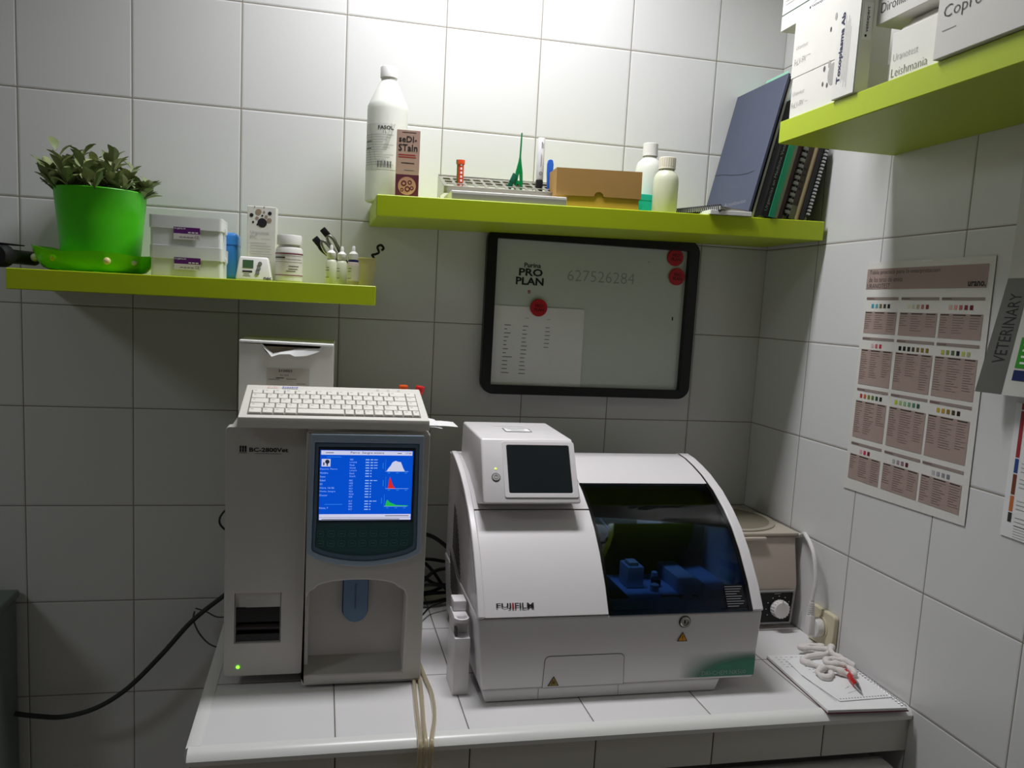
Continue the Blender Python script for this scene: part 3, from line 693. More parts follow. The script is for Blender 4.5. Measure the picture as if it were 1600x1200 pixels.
# leaning folders and books; local: x thickness, y depth, z height
TL = R(12.5)
def leaning(name, label, cat, xb, y0, th, D, H, tilt=TL, group=None, yaw=0):
    return thing(name, label, cat, (xb, y0, zb(xb)+.0006+th*math.sin(tilt)*0), (0, tilt, yaw), group)
zlift = .0
def book(name, label, xb, y0, th, D, H, cover, pages=None, tilt=TL, group='books and folders leaning on the upper shelf', cat='book'):
    # pivot at bottom right corner resting on the shelf
    t = thing(name, label, cat, (xb+th/math.cos(tilt), y0, zb(xb+th)+.0005), (0, tilt, 0), group)
    b = MB(); c = .0012
    if pages:
        b.box(-th, 0, 0, -th+c, D, H, cover); b.box(-c, 0, 0, 0, D, H, cover); b.box(-th+c, 0, 0, -c, c, H, cover); b.build('cover', t)
        MB().box(-th+c, c, .002, -c, D-.002, H-.002, pages).build('pages', t)
    else:
        b.box(-th, 0, 0, 0, D, H, cover, .0008, 1); b.build('cover', t)
    return t
pgs = mat('page_block', (226, 222, 208), .8); slate = mat('slate_blue_cover', (74, 80, 102), .42, var=.05)
# slate folder
t = book('slate_folder', 'large slate blue folder leaning in front of all the books', 1.392, -.207, .006, .204, .292, slate, None, TL, cat='folder')
f = F((-.006, .204, 0), (0, -1, 0), (0, 0, 1)); b = MB(); slv = mat('silver_print', (150, 150, 156), .4, var=0)
b.text(f, 'Hospes. Actualizacion', .03, .030, .15, .011, slv, .0004, -.01)
crs = mat('cover_crease', (44, 48, 62), .6, var=0)
pts = [(.0, .113), (.04, .110), (.08, .103), (.12, .098), (.155, .096), (.18, .098)]
for a, c_ in zip(pts, pts[1:]): b.poly(f, [a, c_, (c_[0], c_[1]+.0014), (a[0], a[1]+.0014)], crs, .0004)
b.build('printing', t)
xs = 1.392+.0070
t = book('black_folder', 'thin black folder directly behind the slate blue folder', xs, -.205, .004, .200, .288, black, None, cat='folder'); xs += .0046
t = book('white_folder', 'thin white folder between two black covers on the upper shelf', xs, -.203, .0055, .198, .285, wpaper, None, cat='folder'); xs += .0061
t = book('black_book', 'black book with faint white lettering along its spine', xs, -.230, .0155, .19, .235, black, pgs)
b = MB(); vs, fs = text_geo('Urgencias en Medicina Veterinaria', 0); x0 = min(v.x for v in vs); x1 = max(v.x for v in vs); y1 = max(v.y for v in vs); y0 = min(v.y for v in vs)
b.add([(-.0045-(v.y-y0)/(y1-y0)*.0075, -.0004, .012+(v.x-x0)/(x1-x0)*.165) for v in vs], fs, mat('spine_print', (130, 132, 130), .5, var=0)); b.build('spine_lettering', t); xs += .0162
t = book('teal_book', 'glossy teal green book beside the black lettered one', xs, -.232, .0125, .19, .235, mat('teal_gloss', (40, 140, 100), .22), pgs); xs += .0131
t = book('sage_book', 'pale sage green book beside the glossy teal one', xs, -.228, .0085, .19, .232, mat('sage_cover', (140, 150, 118), .5), pgs); xs += .0091
t = book('mint_folder', 'pale mint folder corner showing above the slate blue folder', xs, -.095, .0018, .090, .334, mat('mint_card', (168, 226, 200), .5), None, TL, cat='folder'); xs += .0021
t = book('maroon_book', 'dark maroon book leaning between sage book and spiral binder', xs, -.222, .0095, .18, .18, mat('maroon_cover', (62, 30, 32), .45), pgs); xs += .0110
comb = mat('comb_black', (24, 22, 24), .35)
def comb_book(label, xb, y0, th, D, H, cm, pm, ringm, tilt=TL, n=13):
    t = thing('ring_bound_manual', label, 'book', (xb+th/math.cos(tilt), y0, zb(xb+th)+.0005), (0, tilt, 0), 'books and folders leaning on the upper shelf')
    MB().box(-th, .008, 0, 0, D, H, pm).build('pages', t)
    b = MB(); b.box(-th-.0006, .004, 0, -th, D, H, cm); b.box(0, .004, 0, .0006, D, H, cm); b.build('covers', t)
    b = MB(); dz = (H-.016)/n
    for k in range(n):
        z = .010+k*dz; b.box(-th+.0006, .0, z, -.0006, .010, z+dz*.6, ringm, .001, 2)
    b.tube([(-th/2, .004, .006), (-th/2, .004, H-.006)], th*.28, comb, n=8, sub=1); b.build('comb_binding', t); return t
comb_book('manual with black and grey comb binding between maroon and tan books', xs, -.226, .0125, .18, .168, comb, mat('olive_pages', (120, 124, 92), .7), mat('comb_grey', (130, 132, 124), .35)); xs += .0144
t = book('brown_book', 'mottled dark brown book with olive foot beside the comb manual', xs, -.220, .0125, .17, .165, mat('brown_cover', (72, 58, 44), .55, var=.35), pgs)
MB().rect(F((0, 0, 0)), -.0122, .001, -.0003, .028, MATS['olive_pages'], .0004).build('foot_label', t)
b = MB()
for z in (.06, .074, .088, .10): b.rect(F((0, 0, 0)), -.010, z, -.003, z+.004, ink, .0004)
b.build('spine_lettering', t); xs += .0131
t = book('cream_booklet', 'thin cream booklet beside a black cover near the wall', xs, -.222, .0060, .17, .162, mat('cream_cover', (196, 178, 138), .6), None); xs += .0063
t = book('tan_booklet', 'thin tan booklet pressed against the black notebook', xs, -.220, .0045, .17, .160, mat('tan_cover', (150, 128, 100), .6), None); xs += .0048
t = book('black_notebook', 'plain black notebook beside the wire-bound one at right', xs, -.222, .0100, .17, .157, black, None); xs += .0113
comb_book('wire-bound notebook with silver rings leaning against right wall', xs, -.226, .0080, .17, .152, comb, mat('grey_pages', (170, 170, 164), .7), mat('ring_silver', (190, 190, 190), .3, metal=.5), TL, 19)
# ------------------------------------------------------------------ boxes on the right hand shelf (faces look towards -x)
ZR = 1.8833
# local frame: origin at bottom back-left seen from the room; width along -y, depth along +x
def rbox(name, label, y0, w_, d, h, z=ZR, xf=1.345, rz=0, ccol=carton, tilt=0, group='test kit boxes on the right hand shelf'):
    t = thing(name, label, 'box', (xf, y0, z+.0003), (tilt, 0, rz), group)
    b = MB(); b.box(0, -w_, 0, d, 0, h, ccol, .0007, 1); b.build('carton', t)
    return t, F((-.0001, 0, 0), (0, -1, 0), (0, 0, 1))
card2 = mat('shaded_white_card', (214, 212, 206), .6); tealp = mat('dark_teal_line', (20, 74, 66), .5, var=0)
# lower and upper FeLV/FIV boxes
def paw(b, f, x, y, s, m1, m2, clip=9):
    b.disc(f, x, y, .012*s, m1, .0003, 20, .017*s)
    for dx, dy, r, q in ((-.010, .017, .0045, m1), (-.023, .013, .0035, m2), (-.024, -.010, .0028, m2), (-.012, -.0145, .003, m2)):
        if x+dx*s+r*s < clip: b.disc(f, x+dx*s, y+dy*s, r*s*.8, q, .0003, 14, r*s*1.3)
dgk = mat('paw_dark', (92, 90, 90), .5, var=0); lgk = mat('paw_light', (168, 166, 162), .5, var=0)
t, f = rbox('test_kit_box', 'lower white box with grey paw print at shelf end, beneath its twin', -.423, .128, .090, .066, xf=1.338)
b = MB(); b.text(f, 'Uranotest', .006, .036, .034, .007, lgink, bold=-.012); b.text(f, 'FeLV-FIV', .005, .016, .036, .009, lgink, bold=-.012); b.rect(f, .044, .020, .052, .0206, lgink); b.build('printing', t)
paw_b = MB(); paw(paw_b, f, .1150, .046, 1.0, lgk, dgk); paw_b.build('paw_print', t)
t, f = rbox('test_kit_box', 'upper white box with faint lettering, standing on the box with paw print', -.417, .130, .090, .100, z=ZR+.0668, xf=1.338)
b = MB(); b.text(f, 'Uranotest', .010, .045, .034, .007, lgink, bold=-.012); b.text(f, 'FeLV-FIV', .008, .020, .034, .010, lgink, bold=-.012); b.rect(f, .044, .028, .054, .0286, lgink); b.disc(f, .106, .050, .0022, dgk, .0003, 12, .004); b.disc(f, .117, .066, .003, lgk, .0003, 12, .006); b.build('printing', t)
# top-left expert box resting on top
t, f = rbox('expert_kit_box', 'white box with dark green line topmost at the left end of the boxes', -.345, .150, .13, .075, z=ZR+.1675, xf=1.352)
b = MB(); b.rect(f, 0.0005, .026, .1715, .0275, tealp, .0003)
b.lines(f, .01, .12, .060, .006, 4, .0007, gink, .0004)
b.rect(f, .085, .004, .150, .021, wpaper, .0003); b.text(f, 'vetexpert', .095, .009, .046, .006, ink, .0005, .01)
arcp = [(.090+.052*q, .010+.010*math.sin(math.pi*q*.8+.3)) for q in [i/10 for i in range(11)]]
for a, c_ in zip(arcp, arcp[1:]): b.poly(f, [a, c_, (c_[0], c_[1]+.0007), (a[0], a[1]+.0007)], ink, .0005)
b.disc(f, .090, .0125, .0022, ink, .0005, 12)
b.build('printing', t)
# Toxoplasma box standing upright in front, turned slightly
t, f = rbox('toxoplasma_box', 'tall white Toxoplasma Ab box with green edge line standing upright', -.5555, .0562, .0225, .205, xf=1.328)
b = MB(); navy = mat('navy_text', (40, 44, 84), .5, var=0)
b.rect(f, .0545, .0005, .0557, .2045, tealp, .0003)
fv = F(f.p(.004, 0, 0), f.uy, -f.ux)   # reading upwards
b.text(fv, 'Toxoplasma Ab', .022, -.017, .104, .0115, navy, .0004, .03)
for k, (x, l0, l1) in enumerate(((.021, .022, .120), (.0245, .025, .11), (.028, .014, .118), (.0315, .020, .112), (.035, .012, .10))): b.rect(f, x, l0, x+.0006, l1, lgink, .0004)
for k in range(8): b.rect(f, .030, .140+k*.0035, .044, .1415+k*.0035+(.001 if k % 3 else 0), ink, .0004)
b.disc(f, .016, .150, .003, dgk, .0004, 12, .0045)
f = F((0, -.0563, 0)); b.rect(f, .0035, .075, .0195, .128, wpaper, .0003)
fv2 = F(f.p(.015, 0, 0), f.uy, -f.ux); b.text(fv2, 'vetexpert', .086, 0, .036, .006, ink, .0006, .01); b.disc(f, .010, .081, .0020, ink, .0006, 12)
b.build('printing', t)
# cream box on a plain box and the Leishmania box
t, f = rbox('leishmania_box', 'white box lettered Leishmania standing on the right hand shelf', -.656, .110, .11, .072, xf=1.352)
b = MB(); b.text(f, 'Uranotest', .006, .032, .050, .010, lgink, bold=-.014); b.text(f, 'Leishmania', .005, .010, .072, .012, gink, bold=-.012); b.build('printing', t)
MB().hexa([(.006, -.1095, .0724), (.109, -.1095, .0724), (.109, -.0005, .0724), (.006, -.0005, .0724), (.028, -.1095, .0945), (.109, -.1095, .0945), (.109, -.0005, .0945), (.028, -.0005, .0945)], carton, .0005, 1).build('raised_flap', t)
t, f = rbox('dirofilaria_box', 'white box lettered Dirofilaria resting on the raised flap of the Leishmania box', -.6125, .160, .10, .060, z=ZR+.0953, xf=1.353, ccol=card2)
b = MB(); b.text(f, 'Uranotest', .010, .040, .05, .010, gink, bold=-.014); b.text(f, 'Dirofilaria', .010, .015, .070, .014, ink, bold=-.014); b.build('printing', t)
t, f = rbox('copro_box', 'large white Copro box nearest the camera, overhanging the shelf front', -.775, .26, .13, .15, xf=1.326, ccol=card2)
b = MB(); b.text(f, 'Uranotest', .014, .073, .070, .014, gink, bold=-.014); b.text(f, 'Copro', .012, .043, .062, .020, ink, bold=-.014); b.rect(f, .012, .032, .036, .0328, gink); b.build('printing', t)
# ------------------------------------------------------------------ blood analyser BC-2800Vet
casing = mat('analyser_casing', (204, 200, 194), .42, var=.01)
blueg = mat('blue_grey_frame', (164, 182, 202), .4, var=.01); bluek = mat('keypad_dark_teal', (56, 94, 100), .4, var=.02); dkf = mat('screen_bezel', (40, 52, 66), .35)
A = thing('blood_analyser', 'tall grey-white BC-2800Vet blood analyser with lit blue screen', 'analyser', (.582, -.2, .9))
def PA(mb, name, par=None, **k):
    # geometry is in world coordinates; parent may be a part at the root's origin
    o = mb.build(name, par or A, **k)
    if par is None or par is A: o.location = (-.582, .2, -.9)
    return o
Zt = 1.327
MB.XF = lambda v: (.567+(v[0]-.567)*.985, v[1]-.0185, 1.542+(v[2]-1.542)*.985)   # re-measured size of the casing
b = MB(); b.box(.424, -.368, .914, .742, -.025, Zt, casing, .006, 3); b.box(.538, -.3875, .914, .556, -.360, Zt-.004, casing, .001, 1); PA(b, 'body', None)
# left column front plate with printer opening
b = MB(); f = F((0, -.368, 0))
b.prism(rrect(.4205, .909, .5475, Zt+.002, .006, 3), [[(.437, .966), (.511, .966), (.511, 1.052), (.437, 1.052)]], f, 0, .026, casing)
PA(b, 'left_front_panel', None, bevel=.0014, seg=2, flat=True)
b = MB()
b.prism([(.4378, .9668), (.5102, .9668), (.5102, 1.0512), (.4378, 1.0512)], [[(.4385, .9675), (.5095, .9675), (.5095, 1.0265), (.4385, 1.0265)]], f, .002, .0225, casing)
pd = PA(b, 'printer_door', None, bevel=.0008)
b = MB(); b.box(.438, -.368, .967, .5098, -.3665, 1.026, dark); b.box(.438, -.371, .967, .5098, -.368, 1.026, dark)
b.tube([(.439, -.380, .990), (.509, -.380, .990)], .007, mat('roller_rubber', (34, 26, 24), .5), n=14, sub=1); b.box(.439, -.3875, 1.000, .509, -.386, 1.0265, mat('slot_flap', (22, 18, 18), .4)); b.box(.439, -.3905, 1.0235, .455, -.3880, 1.0275, dark); b.box(.439, -.3895, .967, .509, -.386, .980, MATS['slot_flap']); b.build('paper_slot', pd, label='black printer slot')
# right column: bulged front with recess
b = MB()
rec = [(.550, .913), (.7145, .913), (.7165, 1.046), (.712, 1.057), (.700, 1.063)] + [(.633+.067*math.cos(R(a)), 1.063+.0135*math.sin(R(a))) for a in range(10, 171, 10)] + [(.566, 1.063), (.556, 1.057), (.5515, 1.046)]
b.prism(rrect(.5465, .8945, .7465, Zt, .004, 3), [rec], f, 0, .042, casing)
PA(b, 'right_front_panel', None, bevel=.0045, seg=4, flat=True)
b = MB(); rf = mat('recess_grey', (186, 182, 176), .45)
b.hexa([(.548, -.407, .9085), (.718, -.407, .9085), (.718, -.368, .9085), (.548, -.368, .9085), (.548, -.407, .913), (.718, -.407, .913), (.718, -.3685, .930), (.548, -.3685, .930)], rf)
b.box(.548, -.3695, .92, .718, -.368, 1.075, rf); PA(b, 'sample_recess', None)
b = MB(); tg = [(.613, 1.079), (.613, 1.012)] + [(.6335+.0205*math.cos(R(a)), 1.012+.0205*math.sin(R(a))) for a in range(190, 351, 16)] + [(.654, 1.012), (.654, 1.079)]
b.prism(tg, [], f, .004, .014, mat('start_key_blue', (104, 132, 162), .4, var=.01)); ok_ = PA(b, 'start_key', None, bevel=.0012, label='blue-grey start key hanging in the recess')
b = MB(); tg2 = [(x*1.0+(x-.6335)*.07, z-.0012) for x, z in tg]; b.prism(tg2, [], f, .0015, .004, dkf); b.box(.6325, -.3832, 1.016, .6345, -.3818, 1.060, mat('key_groove', (78, 100, 126), .5)); b.build('key_rim', ok_)
# display frame
f = F((0, -.410, 0))
def bowl(x0, x1, zt, zc, zm, n=14, r=.010):
    xm = (x0+x1)/2; P = [(x0, zt), (x0-.002, zc+.008), (x0-.001, zc+.002)]
    for i in range(1, n):
        q = i/n; P.append((x0+(x1-x0)*q, zc-(zc-zm)*math.sin(math.pi*q)**.8))
    P += [(x1+.001, zc+.002), (x1+.002, zc+.008), (x1, zt)]
    return P
b = MB(); b.prism(bowl(.553, .7355, 1.3235, 1.121, 1.1015), [bowl(.560, .7285, 1.309, 1.127, 1.110)], f, -.001, .0055, blueg)
dfr = PA(b, 'display_frame', None, bevel=.002, seg=3, label='blue-grey display frame with curved lower edge')
b = MB(); b.prism(bowl(.5605, .728, 1.3085, 1.1275, 1.1105), [bowl(.566, .7225, 1.302, 1.133, 1.119)], f, -.001, .0035, mat('inner_frame_grey', (96, 118, 142), .4)); b.build('inner_lip', dfr, bevel=.0015)
b = MB(); b.poly(f, list(reversed(bowl(.5655, .723, 1.180, 1.133, 1.1185))), bluek, .0012)
for r_ in range(2):
    for c in range(9):
        x = .566+c*.0172; z = 1.157-r_*.0165
        b.prism(rrect(x, z-.005, x+.0115, z+.005, .0025, 3), [rrect(x+.0006, z-.0044, x+.0109, z+.0044, .0022, 3)], f, .0016, .0019, mat('keypad_print', (92, 150, 140), .5, var=0))
        b.rect(f, x+.003, z-.0006, x+.0085, z+.0006, MATS['keypad_print'], .0018)
b.build('membrane_keypad', dfr)
b = MB(); b.prism([(.566, 1.175), (.7225, 1.175), (.7225, 1.302), (.566, 1.302)], [[(.5685, 1.178), (.719, 1.178), (.719, 1.2965), (.5685, 1.2965)]], f, -.001, .0025, dkf); b.build('screen_bezel', dfr, bevel=.0008)
def em(name, c, s): return mat(name, c, .4, em=s, var=0)
eb = em('screen_blue', (0, 74, 196), .95); ew = em('screen_white', (205, 208, 235), .85); et = em('screen_text', (150, 190, 240), .8); eg = em('screen_green', (30, 190, 80), .8); er = em('screen_red', (225, 40, 40), .8); ed = em('screen_dark_text', (60, 62, 90), .3); edim = em('screen_dim_text', (50, 140, 235), .7)
b = MB(); b.rect(f, .5685, 1.178, .719, 1.2965, eb, .0004)
b.rect(f, .570, 1.2885, .7175, 1.2955, ew, .0006); b.rect(f, .569, 1.1785, .7185, 1.1895, ew, .0006); b.rect(f, .569, 1.1838, .7185, 1.1842, ed, .0008)
b.text(f, 'Perro  Sangre entera', .617, 1.2898, .054, .0045, ed, .0008, .005); b.rect(f, .577, 1.2915, .590, 1.2925, ed, .0008); b.rect(f, .693, 1.2915, .700, 1.2925, ed, .0008); b.text(f, '17:40', .707, 1.2908, .009, .003, ed, .0008)
b.rect(f, .573, 1.1805, .70, 1.1815, ed, .0008); b.rect(f, .676, 1.1862, .715, 1.1872, ed, .0008)
b.rect(f, .571, 1.269, .585, 1.2815, ew, .0006); b.disc(f, .580, 1.277, .0035, ed, .0008); b.rect(f, .5735, 1.271, .5755, 1.276, ed, .0008); b.rect(f, .579, 1.270, .581, 1.275, ed, .0008)
b.rect(f, .579, 1.2845, .602, 1.2855, edim, .0006); b.rect(f, .577, 1.2055, .606, 1.2065, edim, .0006)
for k, s_ in enumerate(('Espece: Perro', 'Nombre', 'Sexo', 'Edad', 'ID', 'Hora: 16-06', 'Modo: Sangre', 'Doctor')): b.text(f, s_, .569, 1.2632-k*.0062, .0022*len(s_)*.95, .0030, et, .0006)
b.text(f, 'Nota: 7', .569, 1.1985, .014, .003, et, .0006)
z = 1.2825
for k, (s_, v_) in enumerate((('WBC', 1), ('Lymph#', 1), ('Mon#', 1), ('Gran#', 1), ('Lymph%', 0), ('Mon%', 0), ('Gran%', 0), (None, 0), ('RBC', 1), ('HGB', 0), ('HCT', 0), ('MCV', 0), ('MCH', 0), ('MCHC', 0), ('RDW', 0), (None, 0), ('PLT', 1), ('MPV', 0), ('PDW', 0), ('PCT', 0))):
    if s_ is None: z -= .0025; continue
    b.text(f, s_, .616, z-.003, .0019*len(s_), .0027, et, .0006)
    b.rect(f, .6415, z-.0025, .6475, z-.0008, et, .0006); b.rect(f, .6495, z-.0025, .6515 if not v_ else .6535, z-.0008, et, .0006)
    if v_: b.rect(f, .655, z-.0022, .661, z-.0010, et, .0006)
    z -= .0046
def hist(x0, z0, pts, mt):
    b.poly(f, [(x0+px, z0+pz) for px, pz in pts], mt, .0007)
    b.rect(f, x0-.002, z0-.0006, x0+.036, z0, et, .0006); b.rect(f, x0-.002, z0, x0-.0015, z0+.020, edim, .0006)
    for q in range(3): b.rect(f, x0+.002+q*.014, z0-.0035, x0+.006+q*.014, z0-.0022, edim, .0006)
    b.rect(f, x0-.0065, z0+.004, x0-.0055, z0+.014, edim, .0006)
hist(.676, 1.262, [(0, 0), (.030, 0), (.027, .006), (.023, .0155), (.0185, .016), (.015, .0175), (.012, .0165), (.009, .0145), (.0065, .0095), (.003, .005)], ew)
hist(.677, 1.233, [(.002, 0), (.0145, 0), (.0115, .003), (.0085, .009), (.0065, .0155), (.005, .020), (.0035, .013)], er)
hist(.6755, 1.203, [(0, 0), (.038, 0), (.038, .001), (.018, .002), (.012, .0045), (.007, .007), (.0035, .011), (.0015, .008)], eg)
b.build('lit_screen', dfr, label='lit blue measurement screen')
# print, led, feet
f = F((0, -.394, 0)); b = MB()
for i in range(3):
    b.rect(f, .442+i*.004, 1.2885, .4445+i*.004, 1.2985, ink, .0004)
b.rect(f, .442, 1.2955, .453, 1.2965, ink, .0005); b.rect(f, .4405, 1.2865, .4535, 1.2872, ink, .0004)
b.text(f, 'BC-2800Vet', .4570, 1.2885, .0605, .0072, ink, .0004, .028); b.rect(f, .466, 1.2855, .507, 1.2863, gink, .0004)
PA(b, 'printed_name', None)
PA(MB().disc(f, .4435, .9255, .0026, em('green_led', (120, 255, 40), 3.0), .001), 'power_light', None)
MB.XF_ = MB.XF
MB.XF = None
for x, y in ((.45, -.355), (.70, -.355), (.45, -.08), (.70, -.08)): PA(MB().lathe([(.00001, .9004), (.012, .9004), (.013, .9235)], black, c=(x, y, 0), n=20), 'foot', None)
for k in range(3): PA(MB().box(.4252, -.12-k*.05, 1.12, .4263, -.095-k*.05, 1.22, mat('vent_dark', (80, 78, 76), .6)), 'side_vent', None)
Zt = 1.542+(1.327-1.542)*.985

# keyboard lying tilted on the analyser
kb = thing('keyboard', 'compact ivory keyboard lying tilted on top of the blood analyser', 'keyboard', (.5915, -.4320, 1.3335), (R(14.5), 0, R(.2)))
ivory = mat('ivory_plastic', (222, 219, 212), .45, var=.01); ikey = mat('ivory_key', (226, 224, 216), .5, var=.01); kdark = mat('key_gap', (120, 117, 112), .7, var=0)
W, D = .301, .144
MB().hexa([(-W/2, 0, 0), (W/2, 0, 0), (W/2, D, 0), (-W/2, D, 0), (-W/2+.001, .004, .017), (W/2-.001, .004, .017), (W/2-.004, D-.002, .019), (-W/2+.004, D-.002, .019)], ivory, .002, 2).build('case', kb)
fk = F((0, 0, .0185), (1, 0, 0), (0, 1, .0143)); 
b = MB(); b.prism([(-.1365, .014), (.1365, .014), (.1365, .116), (-.1365, .116)], [], fk, -.0020, -.0010, kdark); b.build('key_well', kb)
b = MB(); rows_ = [[1]*13+[1.6]+[1], [1.4]+[1]*12+[1.2]+[1], [1.7]+[1]*11+[1.9]+[1], [1.3]+[1]*11+[1.3, 1]+[1], [1.2, 1, 1, 1.1, 4.3, .9, .9, .9, .9, .9, .9, .9, .7]]
y = .015; x0 = -.1355; TW = .271; keys = []
rh = .0200
for ri, row in enumerate(reversed(rows_)):
    x = x0; sc = TW/sum(row)
    for wk in row:
        keys.append((x, y, wk*sc)); x += wk*sc
    y += rh
legend = mat('key_legend', (120, 118, 114), .6, var=0)
for i, (x, yy, wk) in enumerate(keys):
    b = MB(); g = .0005
    P8 = [fk.p(x+g, yy+g, -.001), fk.p(x+wk-g, yy+g, -.001), fk.p(x+wk-g, yy+rh-g, -.001), fk.p(x+g, yy+rh-g, -.001), fk.p(x+g+.0008, yy+g+.0007, .0024), fk.p(x+wk-g-.0008, yy+g+.0007, .0024), fk.p(x+wk-g-.0008, yy+rh-g-.0012, .0024), fk.p(x+g+.0008, yy+rh-g-.0012, .0024)]
    b.hexa(P8, ikey, .0006, 1)
    if wk < .07: b.rect(fk, x+.004, yy+rh*.6, x+.008, yy+rh*.6+.0012, legend, .0026)
    b.build('key', kb)
b = MB(); salm = mat('salmon_print', (222, 130, 120), .5, var=0); blup = mat('blue_print', (70, 76, 190), .5, var=0)
for k in range(6): b.rect(fk, -.112+k*.0034, .1262+(k%2)*.0008, -.1095+k*.0034, .1292-(k%3)*.0006, salm, .0008)
for k in range(7): b.rect(fk, -.088+k*.0038, .1258, -.0850+k*.0038, .1300-(k%2)*.0006, blup, .0008)
for k in range(3): b.rect(fk, .070+k*.018, .1265, .075+k*.018, .128, gink, .0006)
b.build('printing', kb)
for s in (-1, 1): MB().box(s*.13-.012, .122, -.0265, s*.13+.012, .134, .001, ivory, .001).build('foot', kb)

# torn white box behind the keyboard
t = thing('torn_carton', 'white carton with torn open front standing behind the keyboard', 'box', (.508, -.176, Zt+.0003), (0, 0, R(-2)))
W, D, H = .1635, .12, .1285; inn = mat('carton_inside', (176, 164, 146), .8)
b = MB(); fc = F((0, -D/2, 0))
tear = [(-W/2, 0), (W/2, 0), (W/2, H-.006), (W/2-.022, H-.0065), (.05, H-.018), (.012, H-.020), (.006, H-.016), (-.014, H-.020), (-.026, H-.026), (-.036, H-.020), (-.046, H-.006), (-W/2, H-.005)]
b.prism(tear, [], fc, -.0012, 0, carton)
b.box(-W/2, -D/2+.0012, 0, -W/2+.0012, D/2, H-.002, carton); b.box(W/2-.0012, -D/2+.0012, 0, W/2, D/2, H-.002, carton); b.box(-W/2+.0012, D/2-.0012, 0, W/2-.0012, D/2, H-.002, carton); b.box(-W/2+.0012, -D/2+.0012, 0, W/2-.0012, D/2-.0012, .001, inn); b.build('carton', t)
b = MB(); b.hexa([(-W/2, -D/2-.003, H-.004), (W/2, -D/2-.003, H-.006), (W/2, D/2, H-.001), (-W/2, D/2, H+.001), (-W/2, -D/2-.003, H), (W/2, -D/2-.003, H-.002), (W/2, D/2, H+.0005), (-W/2, D/2, H+.0025)], wpaper, .0006, 1); b.build('lid', t)
b = MB(); P_ = [(-.046, H-.006, .001), (-.034, H-.018, .004), (-.026, H-.0275, .004), (-.012, H-.0225, .006), (.006, H-.0215, .007), (.014, H-.0255, .007), (.034, H-.024, .005), (.055, H-.0165, .002)]
Q_ = [(-.043, H-.005, .0005), (-.030, H-.0175, .0005), (-.024, H-.0215, .0005), (-.012, H-.0185, .0005), (.004, H-.015, .0005), (.016, H-.0125, .001), (.036, H-.011, .001), (.066, H-.0095, .0005)]
vs = [fc.p(*p) for p in P_]+[fc.p(*p) for p in Q_]; n = len(P_); b.add(vs, [(i, i+1, n+i+1, n+i) for i in range(n-1)], wpaper)
b.build('torn_flap', t)
MB().box(-W/2+.002, -D/2+.008, .002, W/2-.002, -D/2+.009, H-.010, inn).build('interior_fill_board', t)  # added board that makes the torn opening look lighter inside
b = MB(); b.rect(fc, -.034, .046, .040, .081, mat('clear_label', (205, 198, 186), .4, var=0), .0003)
b.text(fc, '210003', -.014, .074, .024, .0045, ink, .0005, .02); b.text(fc, 'Rev. 6AD', -.011, .067, .015, .003, gink, .0005); b.rect(fc, -.018, .0625, -.004, .0638, ink, .0005); b.rect(fc, 0, .0612, .018, .0622, gink, .0005); b.rect(fc, -.031, .0600, -.012, .0610, gink, .0005); b.rect(fc, .018, .053, .034, .054, gink, .0005)
b.build('label', t)
# tubes with caps, receipt papers
t = thing('sample_tube', 'small sample tube with red cap standing at the analyser back right', 'tube', (.737, -.255, Zt+.0012), (0, R(8), 0))
MB().lathe([(.00001, 0), (.004, .001), (.0052, .006), (.0055, .034)], mat('clear_tube', (220, 200, 200), .2, trans=.6, ior=1.2, var=0), n=18).build('tube', t)
MB().lathe([(.0055, .032), (.0062, .034), (.0082, .038), (.0085, .0445), (.0075, .046), (.00001, .046)], mat('red_cap', (222, 34, 34), .35), n=22).build('cap', t)
MB().box(-.005, -.0065, .010, .009, -.0059, .026, wpaper).build('label', t); t.scale = (1, 1, 1.25)
t = thing('sample_tube', 'small sample tube with orange cap behind the red capped one', 'tube', (.716, -.235, Zt+.0003))
MB().lathe([(.00001, 0), (.004, .001), (.0052, .006), (.0055, .030)], MATS['clear_tube'], n=18).build('tube', t)
MB().lathe([(.0055, .028), (.0062, .030), (.0082, .034), (.0085, .0385), (.0075, .040), (.00001, .040)], mat('orange_cap', (236, 92, 30), .35), n=22).build('cap', t); t.scale = (1, 1, 1.42)
t = thing('printout_strips', 'curled white printout strips sticking out right of the keyboard', 'papers', (.742, -.372, Zt+.0004))
def strip(b, P0, w_, mt, wd=Vector((0, 1, 0))):
    vs = []; 
    for p in P0: vs += [Vector(p), Vector(p)+wd*w_]
    b.add(vs, [(2*i, 2*i+2, 2*i+3, 2*i+1) for i in range(len(P0)-1)], mt)
b = MB(); strip(b, [(-.08, 0, .0004), (-.02, 0, .0006), (.004, 0, .001), (.018, 0, .0005), (.030, 0, -.002)], .110, wpaper); b.build('strip', t)
b = MB(); strip(b, [(-.08, 0, .0020), (-.02, .0, .003), (.01, .002, .003), (.035, .01, .0015), (.052, .028, -.002), (.066, .055, -.007)], .060, wpaper)
b.build('strip', t)
b = MB()
for k in range(4): b.rect(F((0, 0, .0062), (1, 0, 0), (0, 1, 0)), .004, .008+k*.007, .024, .0086+k*.007, lgink)
b.build('printed_lines', t)
